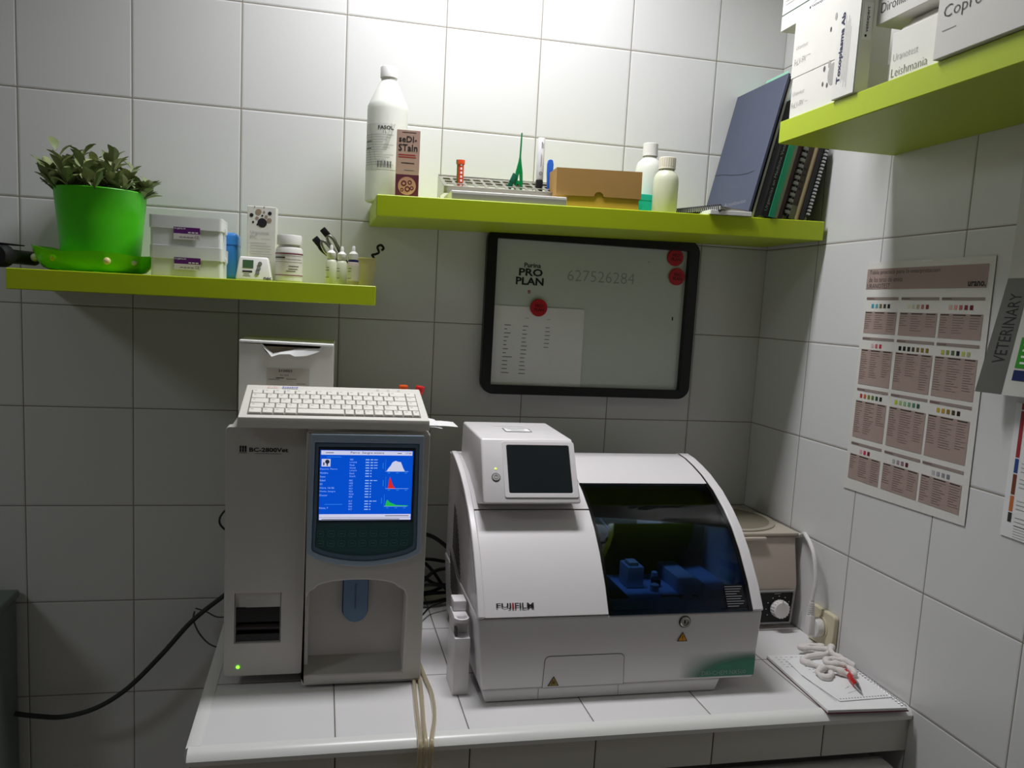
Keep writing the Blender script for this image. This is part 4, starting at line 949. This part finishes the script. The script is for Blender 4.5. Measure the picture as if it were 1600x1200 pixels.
# ------------------------------------------------------------------ FUJIFILM chemistry analyser
fw = mat('analyser_white', (228, 224, 226), .32, var=.008)
B = thing('chemistry_analyser', 'wide white FUJIFILM chemistry analyser with curved tinted window', 'analyser', (1.07, -.33, .9))
def PB(mb, name, par=None, **k):
    o = mb.build(name, par or B, **k)
    if par is None: o.location = (-1.07, .33, -.9)
    return o
def yz(x): return F((x, 0, 0), (0, 1, 0), (0, 0, 1))   # 2D = (y, z), lift = +x
ARC = [(-.513, 1.0435), (-.487, 1.085), (-.449, 1.131), (-.415, 1.163), (-.378, 1.189), (-.335, 1.2125), (-.284, 1.232), (-.245, 1.2425), (-.209, 1.250), (-.175, 1.2535)]
def inset(A, d):
    out = []
    for i, p in enumerate(A):
        a = A[max(0, i-1)]; c = A[min(len(A)-1, i+1)]; t = Vector((c[0]-a[0], c[1]-a[1])).normalized(); out.append((p[0]+t.y*d, p[1]-t.x*d))
    return out
# base housing
b = MB(); b.hexa([(.832, -.5115, .922), (1.316, -.5115, .922), (1.318, -.155, .922), (.828, -.155, .922), (.8205, -.5125, 1.0425), (1.3225, -.5125, 1.0425), (1.3225, -.150, 1.0425), (.8205, -.150, 1.0425)], fw, .004, 3)
PB(b, 'base_housing')
b = MB(); b.hexa([(.840, -.5105, .9012), (1.246, -.5105, .9012), (1.262, -.16, .9012), (.842, -.16, .9012), (.834, -.512, .923), (1.254, -.512, .923), (1.27, -.16, .923), (.834, -.16, .923)], fw, .003, 3)
PB(b, 'skirt')
# tray door drawn by its groove, on the sloped front
nb_ = Vector((0, -.503-(-.5125), .922-1.0425)); up_ = Vector((0, -.5125+.5115, 1.0425-.922)).normalized()
fb = F((0, -.5116, .922), (1, 0, 0), tuple(up_))
b = MB(); gro = mat('panel_groove', (84, 80, 76), .6, var=0)
def upath(x0, x1, h, r, t_):
    P = [(x0, 0), (x0+.002, h-r)] + [(x0+.002+r-r*math.cos(R(a)), h-r+r*math.sin(R(a))) for a in (22, 45, 68, 90)] + [(x1-.002-r+r*math.sin(R(a)), h-r+r*math.cos(R(a))) for a in (0, 22, 45, 68, 90)] + [(x1, 0)]
    return P
Po = upath(.934, 1.0765, .0545, .008, 0); Pi = upath(.9349, 1.0756, .0537, .0075, 0)
for i in range(len(Po)-1): b.poly(fb, [Po[i], Pi[i], Pi[i+1], Po[i+1]], gro, .0004)
dr = PB(b, 'tray_door_groove', label='dark groove outlining the lower tray door')
b = MB(); b.prism([(p[0], max(p[1], .0012)) for p in Pi], [], fb, .0002, .0007, fw); dr2 = PB(b, 'tray_door')
b = MB(); b.rect(fb, .928, -.0185, .9286, -.0005, gro, .0012); b.rect(fb, 1.0670, -.0185, 1.0676, -.0005, gro, .0012); PB(b, 'skirt_seams')
yel = mat('warning_yellow', (226, 150, 20), .5, var=0); yel2 = mat('warning_olive', (170, 150, 40), .5, var=0)
def warn(b, fr, x, y, s, c):
    b.poly(fr, [(x-s, y-s*.75), (x+s, y-s*.75), (x, y+s)], ink, .0012); b.poly(fr, [(x-s*.78, y-s*.62), (x+s*.78, y-s*.62), (x, y+s*.74)], c, .0015)
b = MB(); warn(b, fb, 1.176, .079, .0095, yel); b.rect(fb, 1.1754, .0765, 1.1766, .082, ink, .0018); b.rect(fb, 1.1754, .0742, 1.1766, .0755, ink, .0018); PB(b, 'warning_sign')
b = MB(); warn(b, fb, .953, .0105, .0098, yel2)
for a in (90, 210, 330): b.ring(fb, .953+.0024*math.cos(R(a)), .0092+.0024*math.sin(R(a)), .0012, .0022, ink, .0018, 12)
PB(b, 'biohazard_sign')
# green corner gradient strips (printed halftone wedge) and name
g0 = mat('halftone_green', (60, 132, 104), .45, var=.1); g0.node_tree.nodes['Principled BSDF'].inputs['Alpha'].default_value = 1
nt = g0.node_tree; tc = nt.nodes.new('ShaderNodeTexCoord'); sp = nt.nodes.new('ShaderNodeSeparateXYZ'); nt.links.new(tc.outputs['Object'], sp.inputs[0])
m1 = nt.nodes.new('ShaderNodeMapRange'); m1.inputs[1].default_value = 1.175; m1.inputs[2].default_value = 1.31; nt.links.new(sp.outputs[0], m1.inputs[0])
m2 = nt.nodes.new('ShaderNodeMapRange'); m2.inputs[1].default_value = .972; m2.inputs[2].default_value = .928; nt.links.new(sp.outputs[2], m2.inputs[0])
m3 = nt.nodes.new('ShaderNodeMath'); m3.operation = 'MULTIPLY'; nt.links.new(m1.outputs[0], m3.inputs[0]); nt.links.new(m2.outputs[0], m3.inputs[1])
m4 = nt.nodes.new('ShaderNodeMath'); m4.operation = 'MULTIPLY'; m4.use_clamp = True; m4.inputs[1].default_value = 2.6; nt.links.new(m3.outputs[0], m4.inputs[0]); nt.links.new(m4.outputs[0], nt.nodes['Principled BSDF'].inputs['Alpha'])
b = MB(); b.rect(fb, 1.175, .005, 1.3165, .052, g0, .0007); PB(b, 'green_print', label='fading green print in the lower right corner')
b = MB(); b.text(fb, 'DRI-CHEM NX500', 1.218, .0085, .082, .0075, mat('silver_green_ink', (160, 178, 168), .5, var=0), .0012, -.01); PB(b, 'model_lettering')
b = MB(); Mk = Matrix.Translation((1.178, -.5125, 1.0285)) @ Matrix.Rotation(R(90.5), 4, 'X')
b.lathe([(.0085, -.002), (.0088, .0025), (.007, .004), (.0062, .004), (.0055, .0015), (.00001, .0015)], steel, M=Mk, n=28)
b.lathe([(.0098, -.001), (.0105, .001), (.0088, .0012)], black, M=Mk, n=28); b.box(-.0012, -.003, .0015, .0012, .003, .0019, dark, M=Mk); PB(b, 'key_lock', label='round metal key lock')
# left cover
b = MB(); A2 = [(-.4975, 1.0445), (-.475, 1.085), (-.446, 1.126), (-.416, 1.162), (-.384, 1.195), (-.350, 1.224), (-.316, 1.244), (-.285, 1.255), (-.257, 1.259), (-.22, 1.259), (-.16, 1.256)]
AL = [(-.5125, 1.0445)]+ARC[1:]
b.prism(AL+[(-.152, 1.245), (-.152, 1.0445)], [], yz(.832), 0, .210, fw); PB(b, 'left_cover', bevel=.0015)
b = MB(); o_ = [(y-.0035, z+.002) for y, z in AL]; i_ = inset(AL, .010)
b.prism(o_+list(reversed(i_)), [], yz(.8205), 0, .0115, fw); PB(b, 'cover_edge', bevel=.0025, seg=3)
b = MB(); b.prism([(-.490, 1.0445)]+[(y+.028, z-.006) for y, z in AL[1:]]+[(-.156, 1.245), (-.156, 1.0445)], [], yz(.8225), 0, .010, fw); sp_ = PB(b, 'side_panel')
b = MB(); vd = mat('vent_slot', (96, 92, 88), .6, var=0)
for k in range(26):
    z = .965+k*.0075; y = -.335+.085*max(0, (z-1.03)/.13)**1.6
    b.prism([(y, z), (-.235, z+.33*(-.235-y)), (-.235, z+.33*(-.235-y)+.0028), (y, z+.0028)], [], F((.8220 if z > 1.0425 else .8190+(1.0425-z-.03)*.066, 0, 0), (0, 1, 0), (0, 0, 1)), -.0008, 0, vd)
b.build('vent_slots', sp_, label='row of slanting dark ventilation slots')
b = MB(); pts = [(x, y) for x, y in AL if False]
yy, zz = -.3795, 1.1885
b.box(.832, yy-.0008, zz, 1.042, yy+.003, zz+.0008, gro); PB(b, 'cover_seam')
b = MB(); fu = F((0, -.5055, 1.0555), (1, 0, 0), (0, .018, .030))
b.text(fu, 'FUJ', .852, .001, .0245, .0095, ink, .0014, .018); b.text(fu, 'I', .8782, .001, .0030, .0095, redi, .0014, .03); b.text(fu, 'FILM', .8828, .001, .0315, .0095, ink, .0014, .018); PB(b, 'maker_lettering')
# display tower
def TW_(z): return 0
Hx = [(.840, -.418, 1.209), (1.0135, -.418, 1.209), (1.0135, -.190, 1.150), (.836, -.190, 1.150), (.8415, -.358, 1.3115), (1.0085, -.358, 1.3115), (1.0045, -.196, 1.3165), (.8375, -.196, 1.3165)]
b = MB(); b.hexa(Hx, fw, .004, 3); tw = PB(b, 'display_tower')
upt = Vector((0, .060, .1025)).normalized(); ft = F((.840, -.418, 1.209), (1, 0, 0), tuple(upt))
b = MB(); b.prism(rrect(.038, .010, .170, .113, .004, 3), [rrect(.046, .0185, .160, .106, .003, 3)], ft, -.001, .0018, fw); b.build('screen_surround', tw, bevel=.001)
b = MB(); b.prism(rrect(.0463, .0188, .1597, .1057, .003, 3), [], ft, -.001, .0007, mat('dark_lcd', (30, 36, 40), .16, var=0)); b.build('screen', tw, label='switched-off dark screen')
b = MB(); b.ring(ft, .0245, .047, .0064, .0078, gink, .0006); b.ring(ft, .0245, .047, .0030, .0038, gink, .0022); b.rect(ft, .0241, .047, .0249, .0515, gink, .0024)
b.prism([(.0245+.006*math.cos(R(a)), .047+.006*math.sin(R(a))) for a in range(0, 360, 15)], [], ft, 0, .0018, mat('button_grey', (196, 194, 192), .4)); b.build('power_button', tw)
b = MB(); b.disc(ft, .0247, .0625, .0017, em('lime_led', (190, 235, 70), 1.6), .0008); b.build('power_light', tw)
ftop = F((.84, -.358, 1.3118), (1, 0, 0), (0, .162, .005)); b = MB()
b.rect(ftop, .060, .060, .110, .094, wpaper, .0006); b.ring(ftop, .085, .077, .0001, .0001, ink); 
for x0_, y0_, x1_, y1_ in ((.060, .060, .110, .062), (.060, .092, .110, .094), (.060, .060, .0615, .094), (.1085, .060, .110, .094)): b.rect(ftop, x0_, y0_, x1_, y1_, gink, .0008)
b.rect(ftop, .068, .082, .100, .085, gink, .0008); b.rect(ftop, .072, .070, .098, .073, gink, .0008); b.rect(ftop, .050, .118, .108, .121, wpaper, .0008); b.build('top_label', tw)
# right upper part: white roof band, rim, glass, interior
GI = 5.6
G0 = [p for p in ARC[:6]]+[(-.312, 1.2215)]
Gr = [(-.312, 1.2215)]+ARC[6:]
b = MB(); b.prism(Gr+[(-.152, 1.245)]+list(reversed(inset(Gr, .006))), [], yz(1.0425), 0, .2585, fw); PB(b, 'roof_panel')
b = MB(); b.prism(Gr+[(-.152, 1.245), (-.152, 1.0445), (-.17, 1.0445), (-.17, 1.2)], [], yz(1.0425), 0, .2585, mat('inner_grey', (96, 100, 106), .6)); 
b = MB(); b.box(1.0425, -.318, 1.0455, 1.301, -.300, 1.2195, mat('inner_black', (16, 18, 20), .6)); PB(b, 'rear_wall')
b = MB(); Ao = [(y-.003, z+.002) for y, z in ARC]+[(-.152, 1.250)]; Ai = inset(ARC, .009)+[(-.152, 1.240)]
b.prism(Ao+list(reversed(Ai)), [], yz(1.3035), 0, .019, fw); PB(b, 'right_rim', bevel=.0025, seg=3)
b = MB(); b.prism(inset(ARC, .004)+[(-.152, 1.242), (-.152, 1.0445)], [], yz(1.309), 0, .010, fw); PB(b, 'right_side_panel')
tint = bpy.data.materials.new('smoked_blue_window'); tint.use_nodes = True; nt = tint.node_tree
for n_ in list(nt.nodes):
    if n_.type == 'BSDF_PRINCIPLED': nt.nodes.remove(n_)
out = nt.nodes['Material Output']; tr = nt.nodes.new('ShaderNodeBsdfTransparent'); tr.inputs[0].default_value = (.42, .54, .68, 1)
gl_ = nt.nodes.new('ShaderNodeBsdfGlossy'); gl_.inputs['Roughness'].default_value = .03; fz = nt.nodes.new('ShaderNodeFresnel'); fz.inputs['IOR'].default_value = 1.45
ms = nt.nodes.new('ShaderNodeMixShader'); nt.links.new(fz.outputs[0], ms.inputs[0]); nt.links.new(tr.outputs[0], ms.inputs[1]); nt.links.new(gl_.outputs[0], ms.inputs[2]); nt.links.new(ms.outputs[0], out.inputs['Surface'])
b = MB(); vs = []; 
for y, z in G0: vs += [(1.0425, y, z), (1.3015, y, z)]
vs2 = []
# smooth the window arc
b.prism(G0+list(reversed(inset(G0, .0024))), [], yz(1.0425), 0, .259, tint); wn_ = PB(b, 'tinted_window', label='dark blue tinted curved window')
for p in wn_.data.polygons: pass
b = MB(); blk = mat('gloss_black_edge', (8, 9, 12), .15, var=0)
G1 = [(y-.0006, z+.0004) for y, z in G0]
b.prism(G1+list(reversed(inset(G1, .0006))), [], yz(1.0425), 0, .0045, blk); b.build('window_edge', wn_); b = MB(); b.prism(G1+list(reversed(inset(G1, .0006))), [], yz(1.296), 0, .006, blk)
G2 = [(y-.0004, z+.0006) for y, z in ARC]; b.prism(G2+list(reversed(inset(G2, .003))), [], yz(1.3005), 0, .003, blk)
b.build('window_edge', wn_)
fg = F((0, G0[0][0], G0[0][1]), (1, 0, 0), (0, G0[1][0]-G0[0][0], G0[1][1]-G0[0][1])); b = MB()
dl = mat('dim_white_print', (150, 152, 160), .5, var=0); b.rect(fg, 1.256, .006, 1.292, .046, blk, .0007)
for k in range(9): b.rect(fg, 1.2575, .042-k*.0042, 1.2905-(.012 if k in (3, 8) else .003*(k % 3)), .0430-k*.0042, dl, .0011)
b.build('caution_label', wn_)
ib = mat('interior_blue_grey', (150, 176, 214), .5); ib2 = mat('interior_pale', (190, 200, 220), .5); idk = mat('interior_dark', (40, 46, 56), .5)
b = MB(); b.box(1.0435, -.500, 1.0428, 1.300, -.17, 1.0450, ib); PB(b, 'interior_deck')
fi = F((0, -.3105, 1.2155), (1, 0, 0), (0, .050, .0262)); b = MB(); cr_ = [(1.047+.250*i/14, -.050*math.sin(math.pi*(i/14))**.85) for i in range(1, 14)]; b.prism([(1.047, 0)]+cr_+[(1.297, 0)], [], fi, -.002, -.001, mat('crescent_grey', (96, 104, 112), .5)); cp_ = PB(b, 'inner_crescent_panel'); b = MB(); b.tube([tuple(fi.p(x, y-.0005, -.0015)) for x, y in cr_[:9]], .0006, wplast, n=6, sub=2); b.build('highlight_rim', cp_)  # thin white tube draws the highlight along the crescent edge
b = MB(); b.tube([(1.052, -.338, 1.196), (1.054, -.362, 1.187), (1.062, -.385, 1.173), (1.076, -.402, 1.155)], .0016, wplast, n=8, sub=4); PB(b, 'reflection_arc')  # white tube shaped like a curved reflection in the window, not a machine part
b = MB(); b.box(1.118, -.395, 1.045, 1.150, -.350, 1.085, ib2, .003); b.box(1.122, -.39, 1.085, 1.140, -.365, 1.092, wplast, .001); PB(b, 'pipette_block')
b = MB(); b.box(1.205, -.455, 1.045, 1.240, -.322, 1.072, ib2, .002); b.box(1.255, -.455, 1.045, 1.296, -.322, 1.062, ib, .002); PB(b, 'slide_ramp')
b = MB(); b.box(1.05, -.47, 1.045, 1.095, -.36, 1.056, idk, .002); b.box(1.055, -.495, 1.045, 1.13, -.475, 1.058, ib2, .002); PB(b, 'cartridge_bay')
for k, (x, y, r, h) in enumerate(((1.07, -.33, .012, .02), (1.095, -.30, .009, .024), (1.165, -.41, .008, .012), (1.178, -.385, .009, .015), (1.185, -.36, .006, .018), (1.12, -.31, .010, .018))):
    PB(MB().lathe([(.00001, 0), (r, 0), (r, h), (r*.6, h+.002), (.00001, h+.002)], idk if k % 2 else ib2, c=(x, y, 1.045), n=20), 'reagent_cup')
b = MB()
for x in (1.165, 1.20): b.tube([(x, -.44, 1.046), (x+.02, -.455, 1.052), (x+.035, -.45, 1.046)], .002, idk, n=6)
PB(b, 'small_levers')
for x, y in ((.86, -.46), (1.22, -.46), (.86, -.19), (1.25, -.19)): PB(MB().lathe([(.00001, .9004), (.010, .9004), (.011, .905)], black, c=(x, y, 0), n=18), 'foot')

# white consumable holder on the left
t = thing('bottle_holder', 'small white stepped bottle holder left of the chemistry analyser', 'holder', (.8025, -.445, .9003))
MB().box(-.0115, -.034, 0, .0145, .034, .098, fw, .0015).build('body', t)
b = MB(); b.box(-.011, -.012, .098, .013, .034, .128, fw, .0015); b.box(-.011, -.020, .116, -.006, -.010, .128, fw, .001); b.build('bracket', t)
MB().box(-.009, .008, .128, .013, .040, .146, fw, .0015).build('rear_block', t)
b = MB(); b.lathe([(.0075, .120), (.0125, .122), (.0125, .128), (.0095, .1285), (.0085, .1225), (.0075, .120)], fw, c=(.001, -.018, 0), n=24, close=True); b.build('cap_ring', t)
MB().box(-.010, -.026, .098, -.006, -.014, .112, vd, .0005).build('slot', t)

# ------------------------------------------------------------------ centrifuge
cb_ = mat('centrifuge_beige', (196, 184, 172), .45, var=.015); cl_ = mat('smoky_lid', (140, 132, 116), .25, var=.05)
t = thing('centrifuge', 'beige tabletop centrifuge with round lid window in the back corner', 'centrifuge', (1.44, -.14, .9))
def PC(mb, name, par=None, **k):
    o = mb.build(name, par or t, **k)
    if par is None: o.location = (-1.44, .14, -.9)
    return o
b = MB(); b.prism([(-.247, .912), (-.262, .918), (-.268, .998), (-.246, 1.0955), (-.02, 1.0955), (-.02, .912)], [], yz(1.327), 0, .221, cb_); PC(b, 'body', bevel=.004, seg=3)
b = MB(); b.box(1.3265, -.251, 1.0965, 1.552, -.018, 1.1035, mat('lid_beige', (190, 180, 166), .35), .002); ld = PC(b, 'lid')
b = MB(); b.lathe([(.108, 1.1020), (.108, 1.1068), (.102, 1.1088), (.096, 1.1068), (.096, 1.1020)], mat('ring_beige', (170, 162, 148), .3), c=(1.4395, -.134, 0), n=56, close=True); b.build('ring', ld)
b = MB(); b.lathe([(.00001, 1.1052), (.096, 1.1052)], cl_, c=(1.4395, -.134, 0), n=48, close=True); b.build('round_window', ld, label='smoky round window in the lid')
b = MB(); b.box(1.41, -.258, 1.089, 1.475, -.247, 1.096, cb_, .002); PC(b, 'lid_catch')
fp = F((0, -.2655, .912), (1, 0, 0), (0, -.006, .080))
b = MB(); b.prism(rrect(1.44, .002, 1.541, .076, .004, 3), [rrect(1.444, .006, 1.537, .072, .003, 3)], fp, 0, .0035, mat('panel_grey', (150, 150, 150), .4)); pn = PC(b, 'control_panel', bevel=.001)
b = MB(); b.rect(fp, 1.443, .005, 1.538, .073, dark, .0012)
for k in range(9):
    a = R(215-k*31); b.rect(fp, 1.507+.027*math.cos(a)-.0012, .037+.026*math.sin(a)-.0008, 1.507+.027*math.cos(a)+.0012, .037+.026*math.sin(a)+.0008, wpaper, .0015)
b.rect(fp, 1.495, .068, 1.510, .0692, lgink, .0015); b.build('scale', pn)
b = MB(); Mk = Matrix.Translation(fp.p(1.507, .037, .001)) @ Matrix.Rotation(R(86), 4, 'X')
pr = [(.00001, 0), (.0175, 0), (.0185, .003), (.0175, .016), (.0155, .018), (.00001, .018)]
b.lathe(pr, wplast, M=Mk, n=40)
for k in range(18): b.box(.0172, -.0010, .002, .0188, .0010, .016, wplast, M=Mk @ Matrix.Rotation(2*math.pi*k/18, 4, 'Z'))
b.box(-.001, .010, .016, .001, .021, .019, wplast, M=Mk); b.build('knob', pn)
upf = Vector((0, .025, .094)).normalized(); fq = F((0, -.268, .998), (1, 0, 0), tuple(upf)); b = MB(); b.rect(fq, 1.40, .0545, 1.482, .0555, gink, .0006); b.text(fq, 'TECNOCEN', 1.487, .0535, .034, .0042, ink, .0006, .01); PC(b, 'printing')
for x, y in ((1.345, -.23), (1.525, -.23), (1.345, -.05), (1.525, -.05)): PC(MB().lathe([(.00001, .9004), (.009, .9004), (.010, .9125)], wplast, c=(x, y, 0), n=16), 'foot')

# outlet, plug and cable
cream = mat('cream_socket', (214, 206, 176), .4, var=.01)
t = thing('wall_socket', 'cream wall socket low on the right wall beside the centrifuge', 'socket', (XW-.0005, -.353, .9365))
fs_ = F((0, 0, 0), (0, -1, 0), (0, 0, 1))
b = MB(); b.prism(rrect(-.041, -.033, .041, .040, .008, 4), [], fs_, 0, .011, cream); b.build('plate', t, bevel=.003, seg=3)
b = MB(); b.prism([(.024*math.cos(R(a)), .004+.024*math.sin(R(a))) for a in range(0, 360, 15)], [], fs_, .0105, .0125, cream); b.build('socket_ring', t, bevel=.0008)
t = thing('power_plug', 'white angled plug pushed into the cream wall socket', 'plug', (XW-.0138, -.353, .9385))
b = MB(); b.prism([(.020*math.cos(R(a)), .002+.020*math.sin(R(a))) for a in range(0, 360, 15)], [], fs_, 0, .016, wplast); b.build('body', t, bevel=.002)
b = MB(); b.hexa([(-.030, -.011, -.012), (-.014, -.011, -.012), (-.014, .011, -.012), (-.030, .011, -.012), (-.028, -.007, .030), (-.016, -.007, .030), (-.016, .007, .030), (-.028, .007, .030)], wplast, .003, 3); b.build('grip', t)
b = MB()
for k in range(6): b.lathe([(.0068-k*.0003, 0), (.0068-k*.0003, .0028)], wplast, c=(-.022, 0, .030+k*.0042), n=16)
b.tube([(-.022, 0, .028), (-.022, 0, .056)], .0045, wplast, n=10, sub=1); b.build('strain_relief', t)
t = tag(MB().tube([(0, 0, 0), (.002, -.002, .04), (.002, .010, .085), (.004, .030, .106), (.009, .052, .114), (.020, .076, .113), (.0308, .104, .102), (.0308, .15, .08), (.0308, .22, .03)], .0042, wplast, n=10).build('power_cable', loc=(XW-.0358, -.353, .996)), 'white cable rising from the plug and bending behind the centrifuge', 'cable')

# notebook, loose sheet, cord, pen
t = thing('spiral_notebook', 'open spiral notebook with dark red edge on the counter corner', 'notebook', (1.479, -.508, .9005), (0, 0, R(-3)))
W, D = .148, .212
MB().box(-W/2, -D/2, 0, W/2, D/2, .0016, mat('dark_red_cover', (92, 20, 36), .5), .0004, 1).build('cover', t)
MB().box(-W/2, -D/2+.001, .0017, W/2-.003, D/2, .0066, wpaper, .0004, 1).build('pages', t)
b = MB(); f = F((0, 0, .0067), (1, 0, 0), (0, 1, 0))
for k in range(26): b.disc(f, W/2-.009, -D/2+.008+k*.0079, .0016, dark, .0003, 10)
for k in range(5):
    y = D/2-.012-k*.010
    for q in range(9): b.rect(f, -W/2+.012+q*.010, y+.001*random.random(), -W/2+.012+q*.010+.006*random.uniform(.5, 1), y+.0022, lgink, .0003)
b.build('punch_holes_and_notes', t)
b = MB()
for k in range(26):
    y = -D/2+.008+k*.0079; b.tube([(W/2-.0055+.0052*math.cos(a*.785), y, .0040+.0052*math.sin(a*.785)) for a in range(8)], .0007, mat('white_wire', (205, 205, 210), .3, metal=.4), n=5, closed=True, sub=2)
b.build('wire_binding', t)
t = thing('loose_sheet', 'torn loose notebook sheet lying on the open notebook', 'paper', (1.487, -.505, .9082), (0, 0, R(2)))
b = MB(); outl = [(-.052, -.078)]+[(-.052+.105*i/40, -.078-(.0012 if i % 2 else 0)) for i in range(1, 41)]+[(.055, -.076), (.050, .085), (-.048, .083), (-.058, .02)]
b.prism(outl, [], F((0, 0, 0), (1, 0, 0), (0, 1, 0)), 0, .0005, wpaper); f = F((0, 0, .0005), (1, 0, 0), (0, 1, 0))
for k in range(17): b.disc(f, -.046+k*.0058, -.072, .0014, gink, .0003, 10)
for k in range(4):
    for q in range(6): b.rect(f, -.03+q*.008, .05-k*.012, -.026+q*.008, .052-k*.012, lgink, .0003)
for (x, y, l_) in ((-.012, -.040, .010), (-.005, -.037, .008), (-.018, -.055, .022)): b.poly(f, [(x, y), (x+l_, y+.006), (x+l_, y+.0068), (x, y+.0008)], lgink, .0003)
for i in range(10): b.poly(f, [(-.058+.0, .02-i*.0098+.0), (-.0572, .02-i*.0098), (-.0572, .011-i*.0098), (-.058, .011-i*.0098)], gink, .0003)
b.build('sheet', t)
cot = mat('cotton_white', (228, 222, 218), .85, bump=.5, var=.05)
t = thing('cotton_cord', 'twisted white cotton cord in loose loops on the notebook', 'cord', (1.50, -.46, .9105))
pts = [(.038, .070, .004), (.010, .080, .004), (-.012, .072, .004), (.012, .062, .006), (.040, .052, .006), (.020, .040, .004), (-.018, .034, .003), (-.040, .020, .003), (-.030, .000, .003), (-.016, -.020, .004), (-.022, -.042, .003), (-.040, -.050, .003), (-.044, -.034, .005), (-.026, -.026, .010), (-.006, -.034, .009), (.008, -.046, .004), (.022, -.044, .005), (.020, -.026, .010), (.002, -.018, .012), (-.010, -.006, .010), (.006, .006, .010), (.028, -.004, .011), (.040, -.018, .006), (.036, .010, .006), (.028, .034, .011), (.046, .058, .010)]
b = MB(); b.tube(pts, lambda q: .0056+.0012*math.sin(q*90)+.0008*math.sin(q*211), cot, n=10, sub=6); b.build('cord', t)
t = thing('red_pen', 'red-capped ballpoint pen lying on the notebook beside cotton cord', 'pen', (1.5035, -.527, .9152), (R(2), 0, R(161)))
Mp = Matrix.Rotation(R(-90), 4, 'X')
MB().lathe([(.00001, -.042), (.0035, -.041), (.0052, -.034), (.0056, .0), (.0052, .018), (.0046, .022)], mat('glossy_red', (186, 22, 26), .22), M=Mp, n=22).build('barrel', t)
MB().lathe([(.0044, .022), (.0030, .036), (.0016, .043), (.0008, .047), (.00001, .0475)], mat('chrome', (190, 190, 194), .15, metal=1), M=Mp, n=20).build('tip', t)
b = MB(); b.box(-.0012, .0, .0050, .0012, .030, .0064, MATS['chrome'], .0004); b.build('clip', t)

# translucent tubing over the counter edge
tubm = mat('aged_clear_tubing', (222, 206, 172), .25, trans=.55, ior=1.25, var=0)
for k, (lab, pts) in enumerate((
    ('leftmost translucent tube hanging over the counter front edge', [(.730, -.36, .906), (.733, -.42, .9045), (.728, -.50, .9045), (.724, -.57, .9045), (.7225, -.607, .9035), (.7215, -.622, .892), (.719, -.622, .84), (.716, -.620, .76), (.714, -.618, .70)]),
    ('second translucent tube, crossing behind the others at the counter edge', [(.7395, -.36, .906), (.743, -.42, .9045), (.7385, -.50, .9045), (.7325, -.57, .9045), (.7305, -.607, .9035), (.7300, -.622, .892), (.727, -.622, .84), (.7240, -.620, .76), (.7220, -.618, .70)]),
    ('third translucent tube, bowing right before the counter edge', [(.749, -.36, .906), (.753, -.42, .9045), (.757, -.48, .9045), (.752, -.55, .9045), (.7405, -.607, .9035), (.7385, -.622, .892), (.736, -.622, .84), (.732, -.620, .76), (.730, -.618, .70)]))):
    x0_, y0_, z0_ = pts[0]
    tag(MB().tube([(p[0]-x0_, p[1]-y0_, p[2]-z0_) for p in pts], .0034, tubm, n=10, sub=5).build('plastic_tubing', loc=pts[0]), lab, 'tube', 'translucent drain tubes')

# cables behind
cabm = mat('black_cable', (26, 26, 27), .5); gcab = mat('dark_grey_cable', (52, 58, 54), .55)
def cable(lab, pts, r, m_, grp=None):
    x0_, y0_, z0_ = pts[0]
    tag(MB().tube([(p[0]-x0_, p[1]-y0_, p[2]-z0_) for p in pts], r, m_, n=8, sub=6).build('cable', loc=pts[0]), lab, 'cable', grp)
cable('thick dark grey cable sagging from blood analyser to the left edge', [(.45, -.017, .955), (.405, -.018, .930), (.379, -.03, .914), (.320, -.045, .868), (.262, -.05, .800), (.199, -.05, .733), (.14, -.05, .694), (.079, -.05, .678), (.03, -.05, .682), (-.011, -.05, .690), (-.014, -.035, .70)][:-1], .0050, gcab)
cable('thin grey wire looping out left of the blood analyser near its middle', [(.42, -.017, 1.115), (.385, -.03, 1.100), (.371, -.035, 1.079), (.380, -.03, 1.058), (.418, -.017, 1.03)], .0022, gcab)
cable('thin grey wire curving down from the thick cable to counter edge', [(.324, -.035, .885), (.321, -.03, .865), (.333, -.03, .835), (.355, -.03, .810), (.388, -.03, .797)], .0018, mat('mid_grey_wire', (92, 92, 88), .5))
cable('thin grey wire leaving the thick cable towards the blood analyser', [(.325, -.03, .890), (.345, -.025, .880), (.366, -.025, .868), (.385, -.025, .868), (.392, -.02, .872)], .0015, MATS['mid_grey_wire'])
rnd = random.Random(5)
cable('uppermost black cable arching between the two analysers', [(.748, -.06, 1.055), (.79, -.09, 1.060), (.818, -.10, 1.048), (.845, -.10, 1.022), (.87, -.09, .99)], .0045, cabm)
grp = 'black cables tangled between the two analysers'
for k, (z0_, z1_, bow, yb) in enumerate(((.990, .984, .004, -.04), (.985, .925, .012, -.052), (.975, .940, -.006, -.064), (.940, .982, .012, -.076), (.946, .944, .006, -.088), (.925, .932, -.004, -.045), (.918, .922, .003, -.060), (.909, .913, .0, -.075))):
    cable('black cable in the tangle on the counter between both analysers', [(.748, yb, z0_), (.78, yb-.01, z0_+bow), (.81, yb-.01, (z0_+z1_)/2+bow*1.4), (.845, yb, z1_), (.88, yb+.005, z1_)], .0036, cabm, grp)
cable('thin black wire curling forward over the counter between analysers', [(.75, -.20, .912), (.775, -.17, .914), (.80, -.13, .918), (.835, -.11, .922)], .0018, cabm)
tag(MB().sphere((0, 0, 0), .0085, mat('brass_fitting', (120, 104, 70), .4, metal=.6), sz=.9).build('cable_fitting', loc=(.765, -.190, .9083)), 'small round brown fitting on the counter beside the blood analyser', 'fitting')
